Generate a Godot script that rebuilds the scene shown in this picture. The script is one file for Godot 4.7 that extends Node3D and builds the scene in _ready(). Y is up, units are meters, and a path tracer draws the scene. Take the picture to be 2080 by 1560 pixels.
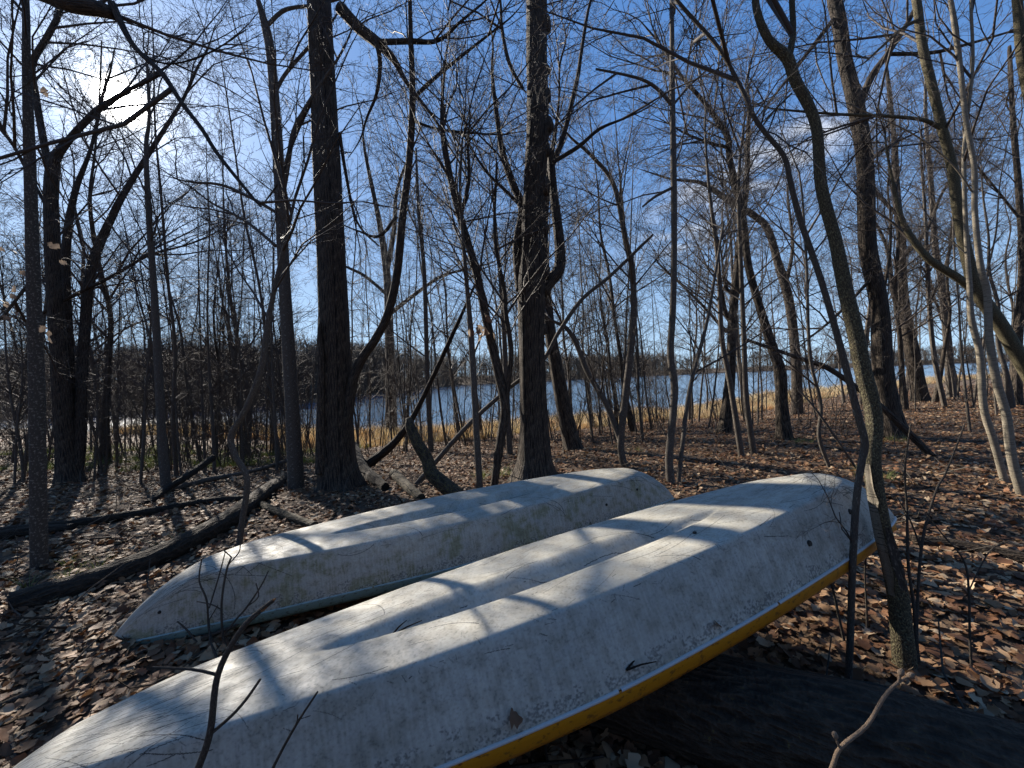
extends Node3D
# Two overturned canoes in a bare lakeside wood, the sun low beyond the trees.

class MB:
	var v := PackedVector3Array()
	var n := PackedVector3Array()
	var uv := PackedVector2Array()
	var col := PackedColorArray()
	var ix := PackedInt32Array()
	func tri(a: int, b: int, c: int) -> void:
		ix.append(a); ix.append(b); ix.append(c)
	func done() -> ArrayMesh:
		var a := []
		a.resize(Mesh.ARRAY_MAX)
		a[Mesh.ARRAY_VERTEX] = v
		a[Mesh.ARRAY_NORMAL] = n
		if uv.size() == v.size(): a[Mesh.ARRAY_TEX_UV] = uv
		if col.size() == v.size(): a[Mesh.ARRAY_COLOR] = col
		a[Mesh.ARRAY_INDEX] = ix
		var m := ArrayMesh.new()
		m.add_surface_from_arrays(Mesh.PRIMITIVE_TRIANGLES, a)
		return m

var R := RandomNumberGenerator.new()
var used := {}
var M := {}
var relief := FastNoiseLite.new()
var lumps := FastNoiseLite.new()

# ---------------------------------------------------------------- small helpers
func numbered(called: String) -> String:
	var k: int = used.get(called, 0)
	used[called] = k + 1
	return called if k == 0 else "%s_%03d" % [called, k]

func tag(o: Node, label: String, category: String, group := "", kind := "") -> void:
	if label: o.set_meta("label", label)
	if category: o.set_meta("category", category)
	if group: o.set_meta("group", group)
	if kind: o.set_meta("kind", kind)

func thing(called: String, where: Vector3, label: String, category: String, group := "") -> Node3D:
	var o := Node3D.new()
	o.name = numbered(called)
	add_child(o)
	o.position = where
	tag(o, label, category, group)
	return o

func part(called: String, m: Mesh, mat: Material, parent: Node) -> MeshInstance3D:
	var o := MeshInstance3D.new()
	o.name = called if parent != self else numbered(called)
	o.mesh = m
	o.material_override = mat
	parent.add_child(o, true)
	return o

func crowd(called: String, m: Mesh, mat: Material, spots: Array, tints: PackedColorArray, parent: Node) -> MultiMeshInstance3D:
	var mm := MultiMesh.new()
	mm.transform_format = MultiMesh.TRANSFORM_3D
	mm.use_colors = tints.size() > 0
	mm.mesh = m
	mm.instance_count = spots.size()
	for i in spots.size():
		mm.set_instance_transform(i, spots[i])
		if tints.size() > 0: mm.set_instance_color(i, tints[i])
	var o := MultiMeshInstance3D.new()
	o.name = called if parent != self else numbered(called)
	o.multimesh = mm
	o.material_override = mat
	o.set_meta("kind", "stuff")
	parent.add_child(o, true)
	return o

func lin(r: float, g: float, b: float) -> Color:
	return Color(r, g, b).linear_to_srgb()

# ---------------------------------------------------------------- the lie of the land
const SHORE := [[-200.0, -60.0], [-60.0, -38.0], [-40.0, -33.0], [-20.0, -25.0], [-8.0, -19.5], [-3.0, -20.0], [5.0, -23.0], [11.0, -25.0], [23.0, -34.0], [54.0, -52.0], [80.0, -62.0], [150.0, -90.0], [300.0, -120.0]]
const WATER := -1.05

func shore_z(x: float) -> float:
	if x <= SHORE[0][0]: return SHORE[0][1]
	for i in SHORE.size() - 1:
		if x <= SHORE[i + 1][0]:
			var t: float = (x - SHORE[i][0]) / (SHORE[i + 1][0] - SHORE[i][0])
			return lerpf(SHORE[i][1], SHORE[i + 1][1], t)
	return SHORE[SHORE.size() - 1][1]

func land(x: float, z: float) -> float:
	var u := z - shore_z(x)
	var t := clampf(u / 17.0, 0.0, 1.0)
	var h := -1.12 + 1.12 * t * t * (3.0 - 2.0 * t)
	if u < 0.0: h = maxf(-1.12 + u * 0.15, -3.0)
	if z > 2.5: h += 0.24 * (z - 2.5) * minf(1.0, (z - 2.5) / 6.0)   # unseen rise added behind the camera to block low skylight
	h += 0.14 * exp(-((x - 1.3) ** 2 + (z + 3.7) ** 2) / 0.5)
	return h

func ground_y(x: float, z: float) -> float:
	return land(x, z) + 0.022 * relief.get_noise_2d(x * 30.0, z * 30.0) + 0.05 * relief.get_noise_2d(x * 7.0 + 90.0, z * 7.0)

# ---------------------------------------------------------------- tubes
func catmull(p: Array, step: float) -> Array:
	# p: [[x,y,z,r],...] -> [positions, radii] resampled along a smooth curve
	var pos := PackedVector3Array()
	var rad := PackedFloat32Array()
	for i in p.size() - 1:
		var a: Array = p[maxi(i - 1, 0)]
		var b: Array = p[i]
		var c: Array = p[i + 1]
		var d: Array = p[mini(i + 2, p.size() - 1)]
		var A := Vector3(a[0], a[1], a[2]); var B := Vector3(b[0], b[1], b[2])
		var C := Vector3(c[0], c[1], c[2]); var D := Vector3(d[0], d[1], d[2])
		var n := maxi(1, int(ceil(B.distance_to(C) / step)))
		for k in n:
			var t := float(k) / n
			pos.append(B.cubic_interpolate(C, A, D, t))
			rad.append(lerpf(b[3], c[3], t))
	var e: Array = p[p.size() - 1]
	pos.append(Vector3(e[0], e[1], e[2]))
	rad.append(e[3])
	return [pos, rad]

func tube(mb: MB, pos: PackedVector3Array, rad: PackedFloat32Array, sides: int, bark := 0.0, tile := 0.45, cap := true, flare := 0.0) -> void:
	var cnt := pos.size()
	var first := mb.v.size()
	var t0 := (pos[1] - pos[0]).normalized()
	var side := t0.cross(Vector3(0.31, 0.12, 0.94)).normalized()
	var along := 0.0
	var turns := maxf(1.0, roundf(TAU * rad[0] / tile))
	for i in cnt:
		var t := (pos[mini(i + 1, cnt - 1)] - pos[maxi(i - 1, 0)]).normalized()
		side = (side - t * side.dot(t)).normalized()
		var up := t.cross(side)
		if i > 0: along += pos[i].distance_to(pos[i - 1])
		for k in sides + 1:
			var a := TAU * float(k % sides) / sides
			var d := side * cos(a) + up * sin(a)
			var r := rad[i]
			if flare > 0.0 and along < 1.2:
				r *= 1.0 + flare * exp(-maxf(along - 0.2, 0.0) / 0.16) * (0.25 + 0.75 * pow(absf(cos(a * 2.5 + pos[0].x * 3.0)), 2.0))
			if bark > 0.0:
				var q := pos[i] + d * r
				var ridge := 1.0 - absf(lumps.get_noise_3d(cos(a) * 34.0 * r / 0.25 + q.x * 3.0, along * 5.0, sin(a) * 34.0 * r / 0.25 + q.z * 3.0)) * 2.0
				r += bark * (ridge * 0.6 + lumps.get_noise_3d(q.x * 9.0, q.y * 7.0 + 50.0, q.z * 9.0) * 1.4)
			mb.v.append(pos[i] + d * r)
			mb.n.append(d)
			mb.uv.append(Vector2(turns * k / sides, along / tile))
	for i in cnt - 1:
		for k in sides:
			var a := first + i * (sides + 1) + k
			var b := a + sides + 1
			mb.tri(a, b, a + 1)
			mb.tri(a + 1, b, b + 1)
	if cap and sides > 3:
		for e in [0, cnt - 1]:
			var c := mb.v.size()
			var t := (pos[1] - pos[0]).normalized() * -1.0 if e == 0 else (pos[cnt - 1] - pos[cnt - 2]).normalized()
			mb.v.append(pos[e]); mb.n.append(t); mb.uv.append(Vector2(0.5, 0.5))
			for k in sides:
				var a: int = first + e * (sides + 1) + k
				if e == 0: mb.tri(c, a, a + 1)
				else: mb.tri(c, a + 1, a)

# a strip of the tube's wall between two angles, its edges ragged: loose bark
func slab(mb: MB, pos: PackedVector3Array, rad: PackedFloat32Array, mid: Vector3, half: float, lift: float, r: RandomNumberGenerator) -> void:
	var cnt := pos.size()
	for i in cnt:
		var t := (pos[mini(i + 1, cnt - 1)] - pos[maxi(i - 1, 0)]).normalized()
		var f := (mid - t * mid.dot(t)).normalized()
		var s := t.cross(f)
		var e := half * (0.55 + 0.6 * sin(PI * i / (cnt - 1.0))) * r.randf_range(0.8, 1.2)
		for k in 7:
			var a := lerpf(-e, e, k / 6.0)
			var d := f * cos(a) + s * sin(a)
			mb.v.append(pos[i] + d * (rad[i] + lift + (0.010 if k == 6 else 0.0) + r.randf_range(0, 0.0015)))
			mb.n.append(d)
			mb.uv.append(Vector2(k * 0.04, i * 0.06))
	for i in cnt - 1:
		for k in 6:
			var a := i * 7 + k
			mb.tri(a, a + 7, a + 1); mb.tri(a + 1, a + 7, a + 8)
	face(mb, mid)

func renormal(mb: MB) -> void:
	# smooth normals from the faces, seams shared by place
	var acc := PackedVector3Array()
	acc.resize(mb.v.size())
	for i in range(0, mb.ix.size(), 3):
		var a := mb.ix[i]; var b := mb.ix[i + 1]; var c := mb.ix[i + 2]
		var f := (mb.v[c] - mb.v[a]).cross(mb.v[b] - mb.v[a])
		acc[a] += f; acc[b] += f; acc[c] += f
	for i in acc.size(): mb.n[i] = acc[i].normalized()

func face(mb: MB, towards: Vector3) -> void:
	# turn the sheet over if its faces look away from that direction
	renormal(mb)
	var sum := 0.0
	for q in mb.n: sum += q.dot(towards)
	if sum >= 0.0: return
	for i in range(0, mb.ix.size(), 3):
		var b := mb.ix[i + 1]
		mb.ix[i + 1] = mb.ix[i + 2]
		mb.ix[i + 2] = b
	for i in mb.n.size(): mb.n[i] = -mb.n[i]

func wander(r: RandomNumberGenerator, amount: float) -> Vector3:
	return Vector3(r.randf_range(-1, 1), r.randf_range(-1, 1), r.randf_range(-1, 1)) * amount

# grow a bare branch with side shoots; reach = how many orders follow
func grow(mb: MB, p: Vector3, dir: Vector3, length: float, r0: float, order: int, kids: Array, r: RandomNumberGenerator, lift := 0.06, thin := 0.0022) -> void:
	var segs := 5 if order > 1 else (4 if order == 1 else 3)
	var pos := PackedVector3Array()
	var rad := PackedFloat32Array()
	var d := dir.normalized()
	var q := p
	for i in segs + 1:
		pos.append(q)
		rad.append(maxf(thin, r0 * (1.0 - 0.82 * i / segs)))
		d = (d + wander(r, 0.22 if order > 2 else 0.34) + Vector3(0, lift, 0)).normalized()
		q += d * length / segs
	tube(mb, pos, rad, 5 if order > 2 else 3, 0.0, 0.3, false)
	if order <= 0: return
	var n: int = kids[order - 1]
	for k in n:
		var f := lerpf(0.16, 0.98, (k + r.randf()) / n) * segs
		var i := mini(int(f), segs - 1)
		var at := pos[i].lerp(pos[i + 1], f - i)
		var t := (pos[i + 1] - pos[i]).normalized()
		var s := t.cross(wander(r, 1.0)).normalized()
		var turn := r.randf_range(0.45, 1.05)
		var len2 := length * r.randf_range(0.28, 0.55) * (1.15 - 0.6 * f / segs)
		grow(mb, at, t * cos(turn) + s * sin(turn), len2, maxf(thin, lerpf(rad[i], rad[i + 1], f - i) * 0.6), order - 1, kids, r, lift, thin)
const TREES = [
	["patchy_barked_tree","patchy","slender tree with pale blotched bark standing near the thick fallen log",16,0.50,
	 [[-4.081,-0.002,-3.265,0.0503],[-4.053,0.638,-3.265,0.0478],[-4.018,1.473,-3.265,0.0479],[-3.991,2.468,-3.265,0.0428],[-3.964,3.536,-3.265,0.0353],[-3.949,4.229,-3.265,0.0252],[-3.927,4.756,-3.265,0.0201],[-3.930,5.816,-3.273,0.0161],[-3.858,6.877,-3.259,0.0121],[-3.911,7.938,-3.198,0.0081],[-3.644,8.999,-3.413,0.0080]],
	 [[[-3.969,3.291,-3.265,0.0151],[-4.034,3.514,-3.223,0.0110],[-4.111,3.652,-3.194,0.0095]],[[-3.983,2.468,-3.265,0.0126],[-4.076,2.299,-3.233,0.0110],[-4.199,2.093,-3.193,0.0094]]]],
	["multi_stemmed_tree","rough","dark tree of three thick stems rising from one base in the thicket",56,0.35,
	 [[-8.534,-0.206,-7.394,0.1874],[-8.587,0.537,-7.394,0.1450],[-8.645,2.897,-7.394,0.1115],[-8.633,4.954,-7.394,0.0994],[-8.547,5.834,-7.394,0.0881],[-8.223,6.285,-7.394,0.0540],[-7.730,6.757,-7.394,0.0464],[-7.419,6.966,-7.394,0.0379],[-6.670,7.381,-7.394,0.0233]],
	 [[[-8.519,-0.273,-7.394,0.0774],[-8.524,0.239,-7.449,0.0812],[-8.760,2.457,-7.679,0.0742],[-8.913,4.268,-7.847,0.0663],[-8.808,5.501,-7.955,0.0486],[-8.499,6.543,-8.047,0.0302],[-8.276,7.706,-8.135,0.0207]],[[-8.490,-0.274,-7.394,0.0895],[-8.449,0.374,-7.474,0.0972],[-8.505,2.649,-7.741,0.0859],[-8.440,4.066,-7.896,0.0789],[-8.072,5.194,-8.026,0.0619],[-7.704,5.954,-8.117,0.0465],[-7.238,6.802,-8.218,0.0374],[-6.786,7.621,-8.309,0.0273],[-6.489,8.336,-8.375,0.0200]],[[-8.629,5.698,-7.394,0.0555],[-8.911,7.253,-7.481,0.0524],[-8.971,7.839,-7.511,0.0466],[-8.672,8.395,-7.540,0.0448],[-8.447,8.898,-7.566,0.0396],[-8.369,9.682,-7.602,0.0370]],[[-8.968,3.003,-7.394,0.0258],[-8.397,3.377,-7.489,0.0304],[-7.733,3.761,-7.604,0.0292],[-7.140,4.158,-7.714,0.0241],[-6.534,4.366,-7.820,0.0183]],[[-8.712,5.050,-7.394,0.0291],[-9.483,6.301,-7.576,0.0201],[-10.181,7.373,-7.711,0.0169]]]],
	["straight_sapling_tree","smooth","thin straight trunk between the three-stemmed tree and the big furrowed trunk",14,0.35,
	 [[-5.859,-0.139,-6.452,0.0704],[-5.887,0.591,-6.452,0.0585],[-5.891,2.731,-6.452,0.0523],[-5.917,4.445,-6.452,0.0376],[-5.903,5.499,-6.452,0.0289],[-5.829,5.981,-6.452,0.0232],[-5.819,6.946,-6.452,0.0145],[-5.836,7.085,-6.427,0.0116],[-5.916,7.223,-6.510,0.0087],[-5.832,7.362,-6.450,0.0080],[-5.821,7.500,-6.577,0.0080]],
	 []],
	["forked_tree","smooth","speckled medium trunk forking high beside the big furrowed trunk",16,0.50,
	 [[-3.309,-0.083,-5.797,0.1052],[-3.316,1.344,-5.797,0.0924],[-3.344,3.115,-5.797,0.0826],[-3.346,4.795,-5.797,0.0731],[-3.379,6.246,-5.797,0.0606],[-3.436,6.753,-5.797,0.0602],[-3.550,7.261,-5.797,0.0298],[-3.623,7.817,-5.838,0.0239],[-3.660,8.374,-5.727,0.0179],[-3.671,8.930,-5.773,0.0119],[-3.929,9.486,-5.792,0.0080]],
	 [[[-3.327,4.248,-5.797,0.0397],[-3.212,4.622,-5.754,0.0366],[-3.051,5.156,-5.696,0.0335],[-2.861,5.446,-5.662,0.0306],[-2.637,5.730,-5.627,0.0247]],[[-3.372,5.776,-5.797,0.0273],[-3.219,6.149,-5.866,0.0249],[-2.893,6.620,-5.961,0.0227]],[[-3.410,4.054,-5.797,0.0243],[-3.758,4.270,-5.761,0.0235],[-4.159,4.456,-5.725,0.0197],[-4.568,4.499,-5.696,0.0135]],[[-3.441,3.558,-5.797,0.0243],[-3.918,3.970,-5.867,0.0208],[-4.472,4.301,-5.931,0.0144]],[[-3.403,6.824,-5.797,0.0272],[-3.170,7.087,-5.856,0.0249],[-2.760,7.215,-5.931,0.0195]]]],
	["crooked_sapling","smooth","crooked thin stem bending right above the white canoe with teal rim",5,0.60,
	 [[-2.590,-0.002,-3.560,0.0248],[-2.548,0.217,-3.560,0.0232],[-2.483,0.604,-3.560,0.0233],[-2.581,0.836,-3.560,0.0230],[-2.609,1.020,-3.560,0.0264],[-2.460,1.265,-3.560,0.0251],[-2.307,1.614,-3.560,0.0274],[-2.242,1.937,-3.560,0.0258],[-2.184,2.206,-3.560,0.0222],[-2.101,2.519,-3.560,0.0187],[-1.916,3.186,-3.560,0.0114]],
	 []],
	["big_furrowed_tree","rough","largest straight trunk with deep furrowed bark and a root flare",14,0.60,
	 [[-2.646,-0.073,-5.777,0.2970],[-2.656,0.358,-5.777,0.2449],[-2.655,0.876,-5.777,0.2317],[-2.624,2.055,-5.777,0.2154],[-2.617,3.520,-5.777,0.1987],[-2.622,5.336,-5.777,0.1786],[-2.627,7.135,-5.777,0.1587],[-2.640,9.102,-5.734,0.1269],[-2.599,11.068,-5.739,0.0952],[-2.560,13.034,-5.832,0.0635],[-2.647,15.000,-5.825,0.0317]],
	 [[[-2.327,7.017,-5.777,0.0841],[-2.068,6.741,-5.825,0.0796],[-1.832,6.562,-5.863,0.0744],[-1.597,6.328,-5.909,0.0483],[-1.430,6.020,-5.959,0.0281]],[[-1.805,6.487,-5.777,0.0367],[-1.785,6.215,-5.834,0.0304],[-1.881,5.841,-5.913,0.0239],[-2.071,5.526,-5.985,0.0171]],[[-1.805,6.487,-5.777,0.0400],[-1.319,6.435,-5.721,0.0371],[-0.878,6.386,-5.668,0.0271],[-0.506,6.626,-5.623,0.0169]],[[-2.796,5.668,-5.777,0.0220],[-2.920,5.385,-5.726,0.0278],[-3.074,4.910,-5.640,0.0270]],[[-2.410,5.183,-5.777,0.0259],[-2.391,4.659,-5.883,0.0232],[-2.309,3.975,-6.030,0.0171],[-2.013,3.615,-6.125,0.0106]]]],
	["leaning_side_stem","rough","curved stem leaning right from behind the foot of the big furrowed trunk",18,0.45,
	 [[-2.511,0.551,-5.700,0.0800],[-2.354,1.457,-5.700,0.0710],[-2.200,1.814,-5.700,0.0650],[-1.991,2.097,-5.700,0.0592],[-1.794,2.451,-5.700,0.0564],[-1.632,3.023,-5.700,0.0568],[-1.519,3.811,-5.700,0.0570],[-1.381,4.666,-5.700,0.0504],[-1.292,5.591,-5.700,0.0438],[-1.278,6.585,-5.700,0.0302],[-1.262,7.150,-5.700,0.0269],[-1.221,8.113,-5.736,0.0215],[-1.310,9.075,-5.722,0.0161],[-1.306,10.037,-5.662,0.0107],[-1.331,11.000,-5.626,0.0080]],
	 [[[-1.307,5.556,-5.700,0.0269],[-1.045,5.765,-5.660,0.0270],[-0.597,6.049,-5.597,0.0202],[-0.087,6.354,-5.530,0.0134]],[[-1.305,5.271,-5.700,0.0202],[-0.931,5.116,-5.671,0.0170],[-0.287,4.990,-5.621,0.0136]],[[-1.595,3.886,-5.700,0.0267],[-1.848,3.587,-5.642,0.0229],[-2.120,3.658,-5.614,0.0128]]]],
	["small_oak","rough","spreading small oak on the shore behind the big furrowed trunk",40,0.25,
	 [[-5.723,-1.090,-18.060,0.2746],[-5.649,2.784,-18.060,0.2108],[-5.629,6.453,-18.060,0.1682],[-5.851,8.743,-18.060,0.1255],[-6.102,10.345,-18.060,0.0936],[-6.423,12.399,-18.060,0.0516]],
	 [[[-5.675,6.454,-18.060,0.1261],[-5.080,8.302,-17.575,0.1028],[-4.761,9.873,-17.181,0.0704],[-4.093,11.166,-16.842,0.0397]],[[-5.616,4.620,-18.060,0.0948],[-4.517,5.571,-18.418,0.0873],[-3.143,6.560,-18.823,0.0679],[-1.726,6.958,-19.158,0.0465]],[[-5.622,5.537,-18.060,0.0842],[-6.812,6.590,-18.408,0.0737],[-7.822,7.162,-18.639,0.0524]]]],
	["slim_sapling","smooth","slim upright sapling just right of the crooked mossy log",16,0.30,
	 [[-2.049,-0.329,-9.460,0.0624],[-2.064,1.632,-9.460,0.0566],[-2.036,4.035,-9.460,0.0508],[-2.110,5.711,-9.460,0.0393],[-2.110,7.137,-9.460,0.0224],[-2.116,6.853,-9.452,0.0179],[-2.138,6.569,-9.503,0.0134],[-2.157,6.284,-9.494,0.0090],[-2.098,6.000,-9.403,0.0080]],
	 []],
	["thin_dark_sapling","smooth","thin dark sapling with a cluster of dead brown leaves",14,0.30,
	 [[-0.479,-0.015,-5.111,0.0407],[-0.495,0.740,-5.111,0.0406],[-0.513,1.916,-5.111,0.0404],[-0.539,2.566,-5.111,0.0310],[-0.556,2.955,-5.111,0.0279],[-0.585,3.859,-5.111,0.0185],[-0.540,4.500,-5.111,0.0123]],
	 []],
	["slanting_tree","rough","slanting forked trunk standing left of the knobby trunk",30,0.35,
	 [[-0.300,-0.016,-5.205,0.0479],[-0.190,0.588,-5.205,0.0543],[-0.105,1.065,-5.205,0.0638],[-0.168,1.500,-5.205,0.0637],[-0.262,1.981,-5.205,0.0604],[-0.359,2.547,-5.205,0.0570],[-0.446,3.011,-5.205,0.0537],[-0.663,3.874,-5.205,0.0471],[-0.779,4.578,-5.205,0.0375],[-0.792,5.074,-5.205,0.0218],[-0.719,5.733,-5.205,0.0125]],
	 [[[-0.106,1.045,-5.205,0.0383],[0.002,1.767,-5.125,0.0376],[-0.043,2.281,-5.069,0.0310],[-0.055,2.614,-5.034,0.0276],[-0.148,3.275,-4.968,0.0212],[-0.079,4.168,-4.890,0.0119]],[[-0.606,3.642,-5.205,0.0283],[-0.481,4.126,-5.264,0.0255],[-0.479,4.690,-5.323,0.0161]]]],
	["shore_sapling","smooth","thin upright stem behind the slanting forked trunk",16,0.30,
	 [[-0.100,-0.170,-8.264,0.0609],[-0.117,0.488,-8.264,0.0608],[-0.133,2.807,-8.264,0.0505],[-0.202,4.276,-8.264,0.0352],[-0.258,5.528,-8.264,0.0201],[-0.291,5.771,-8.264,0.0161],[-0.305,6.014,-8.324,0.0120],[-0.270,6.257,-8.294,0.0080],[-0.229,6.500,-8.410,0.0080]],
	 []],
	["knobby_tree","rough","thick dark trunk with knobby right edge behind the teal-rimmed canoe",14,0.65,
	 [[0.273,-0.016,-5.422,0.3062],[0.279,0.318,-5.422,0.2261],[0.293,0.874,-5.422,0.1826],[0.297,1.912,-5.422,0.1754],[0.323,2.772,-5.422,0.1981],[0.368,3.422,-5.422,0.1647],[0.409,3.967,-5.422,0.1479],[0.502,4.984,-5.422,0.1539],[0.520,5.999,-5.422,0.1436],[0.545,6.672,-5.422,0.1368],[0.582,8.253,-5.454,0.1094],[0.542,9.835,-5.396,0.0821],[0.586,11.417,-5.357,0.0547],[0.699,12.999,-5.367,0.0274]],
	 [[[0.174,2.674,-5.422,0.0794],[0.144,3.313,-5.480,0.0667],[0.235,3.847,-5.524,0.0537],[0.111,4.250,-5.555,0.0506],[-0.007,4.692,-5.587,0.0441],[-0.066,5.206,-5.620,0.0307],[-0.113,5.869,-5.657,0.0205]],[[0.462,2.629,-5.422,0.0857],[0.597,2.806,-5.462,0.0861],[0.733,2.985,-5.502,0.0865],[0.756,3.388,-5.563,0.0739],[0.716,4.106,-5.668,0.0581],[0.701,4.801,-5.760,0.0486],[0.736,4.629,-5.739,0.0415],[0.928,5.099,-5.799,0.0382],[1.156,5.921,-5.890,0.0315],[1.237,6.324,-5.928,0.0246],[1.386,7.038,-5.988,0.0176]],[[0.681,4.434,-5.422,0.0294],[1.034,4.584,-5.332,0.0286],[1.313,4.766,-5.256,0.0216],[1.640,4.849,-5.183,0.0120]],[[0.308,5.466,-5.422,0.0229],[0.138,5.848,-5.469,0.0265],[0.053,6.376,-5.522,0.0234]],[[0.285,3.767,-5.422,0.0296],[0.099,3.959,-5.380,0.0229],[-0.257,4.304,-5.304,0.0161],[-0.531,4.765,-5.228,0.0095]]]],
	["leaning_shore_tree","rough","leaning medium trunk right of the knobby trunk",22,0.50,
	 [[1.262,-0.132,-8.236,0.1799],[1.128,0.549,-8.236,0.1551],[1.025,1.185,-8.236,0.1452],[0.875,2.240,-8.236,0.1252],[0.805,3.185,-8.236,0.1101],[0.789,4.436,-8.236,0.0899],[0.910,5.469,-8.236,0.0597],[1.147,6.804,-8.236,0.0297],[1.219,7.351,-8.190,0.0237],[1.244,7.898,-8.119,0.0178],[1.390,8.445,-8.112,0.0119],[1.344,8.992,-8.286,0.0080]],
	 []],
	["curved_sapling","smooth","curved double-stemmed sapling behind the tip of the teal-rimmed canoe",16,0.40,
	 [[1.737,-0.019,-6.102,0.0541],[1.687,0.366,-6.102,0.0505],[1.802,1.206,-6.102,0.0538],[1.956,2.311,-6.102,0.0497],[1.953,3.147,-6.102,0.0461],[1.880,3.497,-6.102,0.0426],[1.718,4.411,-6.102,0.0321],[1.394,4.876,-6.102,0.0253],[1.073,5.179,-6.102,0.0146]],
	 [[[1.694,0.319,-6.102,0.0433],[1.649,0.535,-6.141,0.0437],[1.491,1.015,-6.231,0.0446],[1.242,1.511,-6.329,0.0418],[1.101,1.959,-6.408,0.0425],[0.940,2.258,-6.464,0.0352],[0.703,2.404,-6.503,0.0197]]]],
	["slender_twin_tree","smooth","slender straight trunk beside the tip of the teal-rimmed canoe",16,0.45,
	 [[2.035,0.001,-5.058,0.0490],[2.026,0.326,-5.058,0.0461],[2.061,0.617,-5.058,0.0431],[2.126,1.230,-5.058,0.0457],[2.089,1.683,-5.058,0.0429],[2.132,2.196,-5.058,0.0399],[2.172,2.836,-5.058,0.0368],[2.201,3.761,-5.058,0.0367],[2.219,4.902,-5.058,0.0337],[2.250,6.256,-5.058,0.0251],[2.234,6.942,-5.067,0.0201],[2.243,7.628,-5.045,0.0151],[2.371,8.314,-5.142,0.0100],[2.144,9.000,-5.143,0.0080]],
	 [[[2.213,4.902,-5.058,0.0253],[2.045,5.073,-5.024,0.0225],[1.783,5.209,-4.984,0.0170],[1.203,5.294,-4.907,0.0115]],[[2.219,4.902,-5.058,0.0168],[2.460,5.171,-5.092,0.0139],[2.812,5.476,-5.132,0.0082]],[[2.121,-0.133,-5.058,0.0258],[2.238,0.398,-5.153,0.0261],[2.434,1.205,-5.293,0.0265],[2.754,2.081,-5.431,0.0237],[2.952,2.803,-5.529,0.0179],[3.154,3.601,-5.621,0.0119]],[[2.198,3.856,-5.058,0.0197],[1.939,3.725,-5.029,0.0171],[1.768,3.595,-5.007,0.0115]]]],
	["knotted_tree","rough","knotted dark trunk with stub branches near the reeds",34,0.45,
	 [[5.320,-0.132,-9.749,0.1575],[5.430,0.600,-9.749,0.1253],[5.529,1.406,-9.749,0.1142],[5.618,2.731,-9.749,0.0981],[5.732,3.617,-9.749,0.0923],[5.895,4.955,-9.749,0.0813],[6.064,6.054,-9.749,0.0604],[6.159,7.605,-9.749,0.0350],[6.214,8.078,-9.765,0.0280],[6.165,8.552,-9.756,0.0210],[6.182,9.025,-9.582,0.0140],[6.476,9.499,-9.860,0.0080]],
	 [[[5.598,2.459,-9.749,0.0620],[5.458,2.441,-9.766,0.0573],[5.401,2.494,-9.774,0.0471]],[[5.618,2.731,-9.749,0.0568],[5.461,2.833,-9.729,0.0518],[5.350,3.320,-9.679,0.0362],[5.231,4.038,-9.601,0.0206]],[[5.714,3.445,-9.749,0.0513],[5.495,3.445,-9.713,0.0464],[5.380,3.805,-9.662,0.0309]]]],
	["reed_edge_sapling","smooth","thin wavy sapling beside the knotted trunk",16,0.35,
	 [[3.747,-0.008,-6.353,0.0437],[3.596,1.186,-6.353,0.0406],[3.475,2.001,-6.353,0.0375],[3.453,3.163,-6.353,0.0340],[3.340,4.450,-6.353,0.0205],[3.305,5.408,-6.353,0.0137]],
	 []],
	["slender_shore_sapling","smooth","straight slender stem right of the knotted trunk",16,0.35,
	 [[4.114,-0.010,-6.627,0.0450],[4.015,0.953,-6.627,0.0417],[4.004,2.010,-6.627,0.0381],[3.989,3.222,-6.627,0.0346],[3.987,4.560,-6.627,0.0242],[4.101,5.554,-6.627,0.0137]],
	 []],
	["mid_leaning_tree","rough","dark trunk leaning left, between the reed-edge saplings and the lichen-covered sapling",26,0.50,
	 [[5.542,-0.032,-7.905,0.1351],[5.512,0.718,-7.905,0.1033],[5.501,1.375,-7.905,0.0993],[5.372,1.813,-7.905,0.0920],[5.143,2.616,-7.905,0.0769],[4.909,3.558,-7.905,0.0696],[4.818,4.560,-7.905,0.0616],[4.593,5.732,-7.905,0.0581],[4.557,6.199,-7.905,0.0540],[4.166,6.818,-7.905,0.0424],[3.628,7.480,-7.905,0.0261]],
	 [[[4.580,5.961,-7.905,0.0332],[4.151,6.039,-7.843,0.0295],[3.623,6.205,-7.763,0.0171]]]],
	["arched_tree","rough","trunk by the reeds arching left at its top",30,0.50,
	 [[11.292,-0.425,-15.338,0.1894],[11.307,1.554,-15.338,0.1738],[11.119,3.943,-15.338,0.1593],[10.733,5.493,-15.338,0.1379],[10.345,6.924,-15.338,0.1239],[9.817,7.505,-15.338,0.1101],[8.996,8.020,-15.338,0.0966],[7.834,8.836,-15.338,0.0664],[6.713,9.033,-15.338,0.0342]],
	 [[[10.965,4.707,-15.338,0.0761],[11.456,6.314,-15.550,0.0610],[11.491,8.389,-15.794,0.0388]]]],
	["thin_leaning_sapling","smooth","very thin leaning sapling left of the lichen-covered sapling",10,0.35,
	 [[4.467,-0.000,-5.468,0.0234],[4.331,0.448,-5.468,0.0237],[4.365,0.923,-5.468,0.0210],[4.230,1.626,-5.468,0.0212],[4.216,2.877,-5.468,0.0185],[4.186,3.844,-5.468,0.0106]],
	 []],
	["lichen_sapling","lichen","nearby sapling with lichen and split peeling bark in front of the yellow-rimmed canoe",5,0.90,
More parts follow.
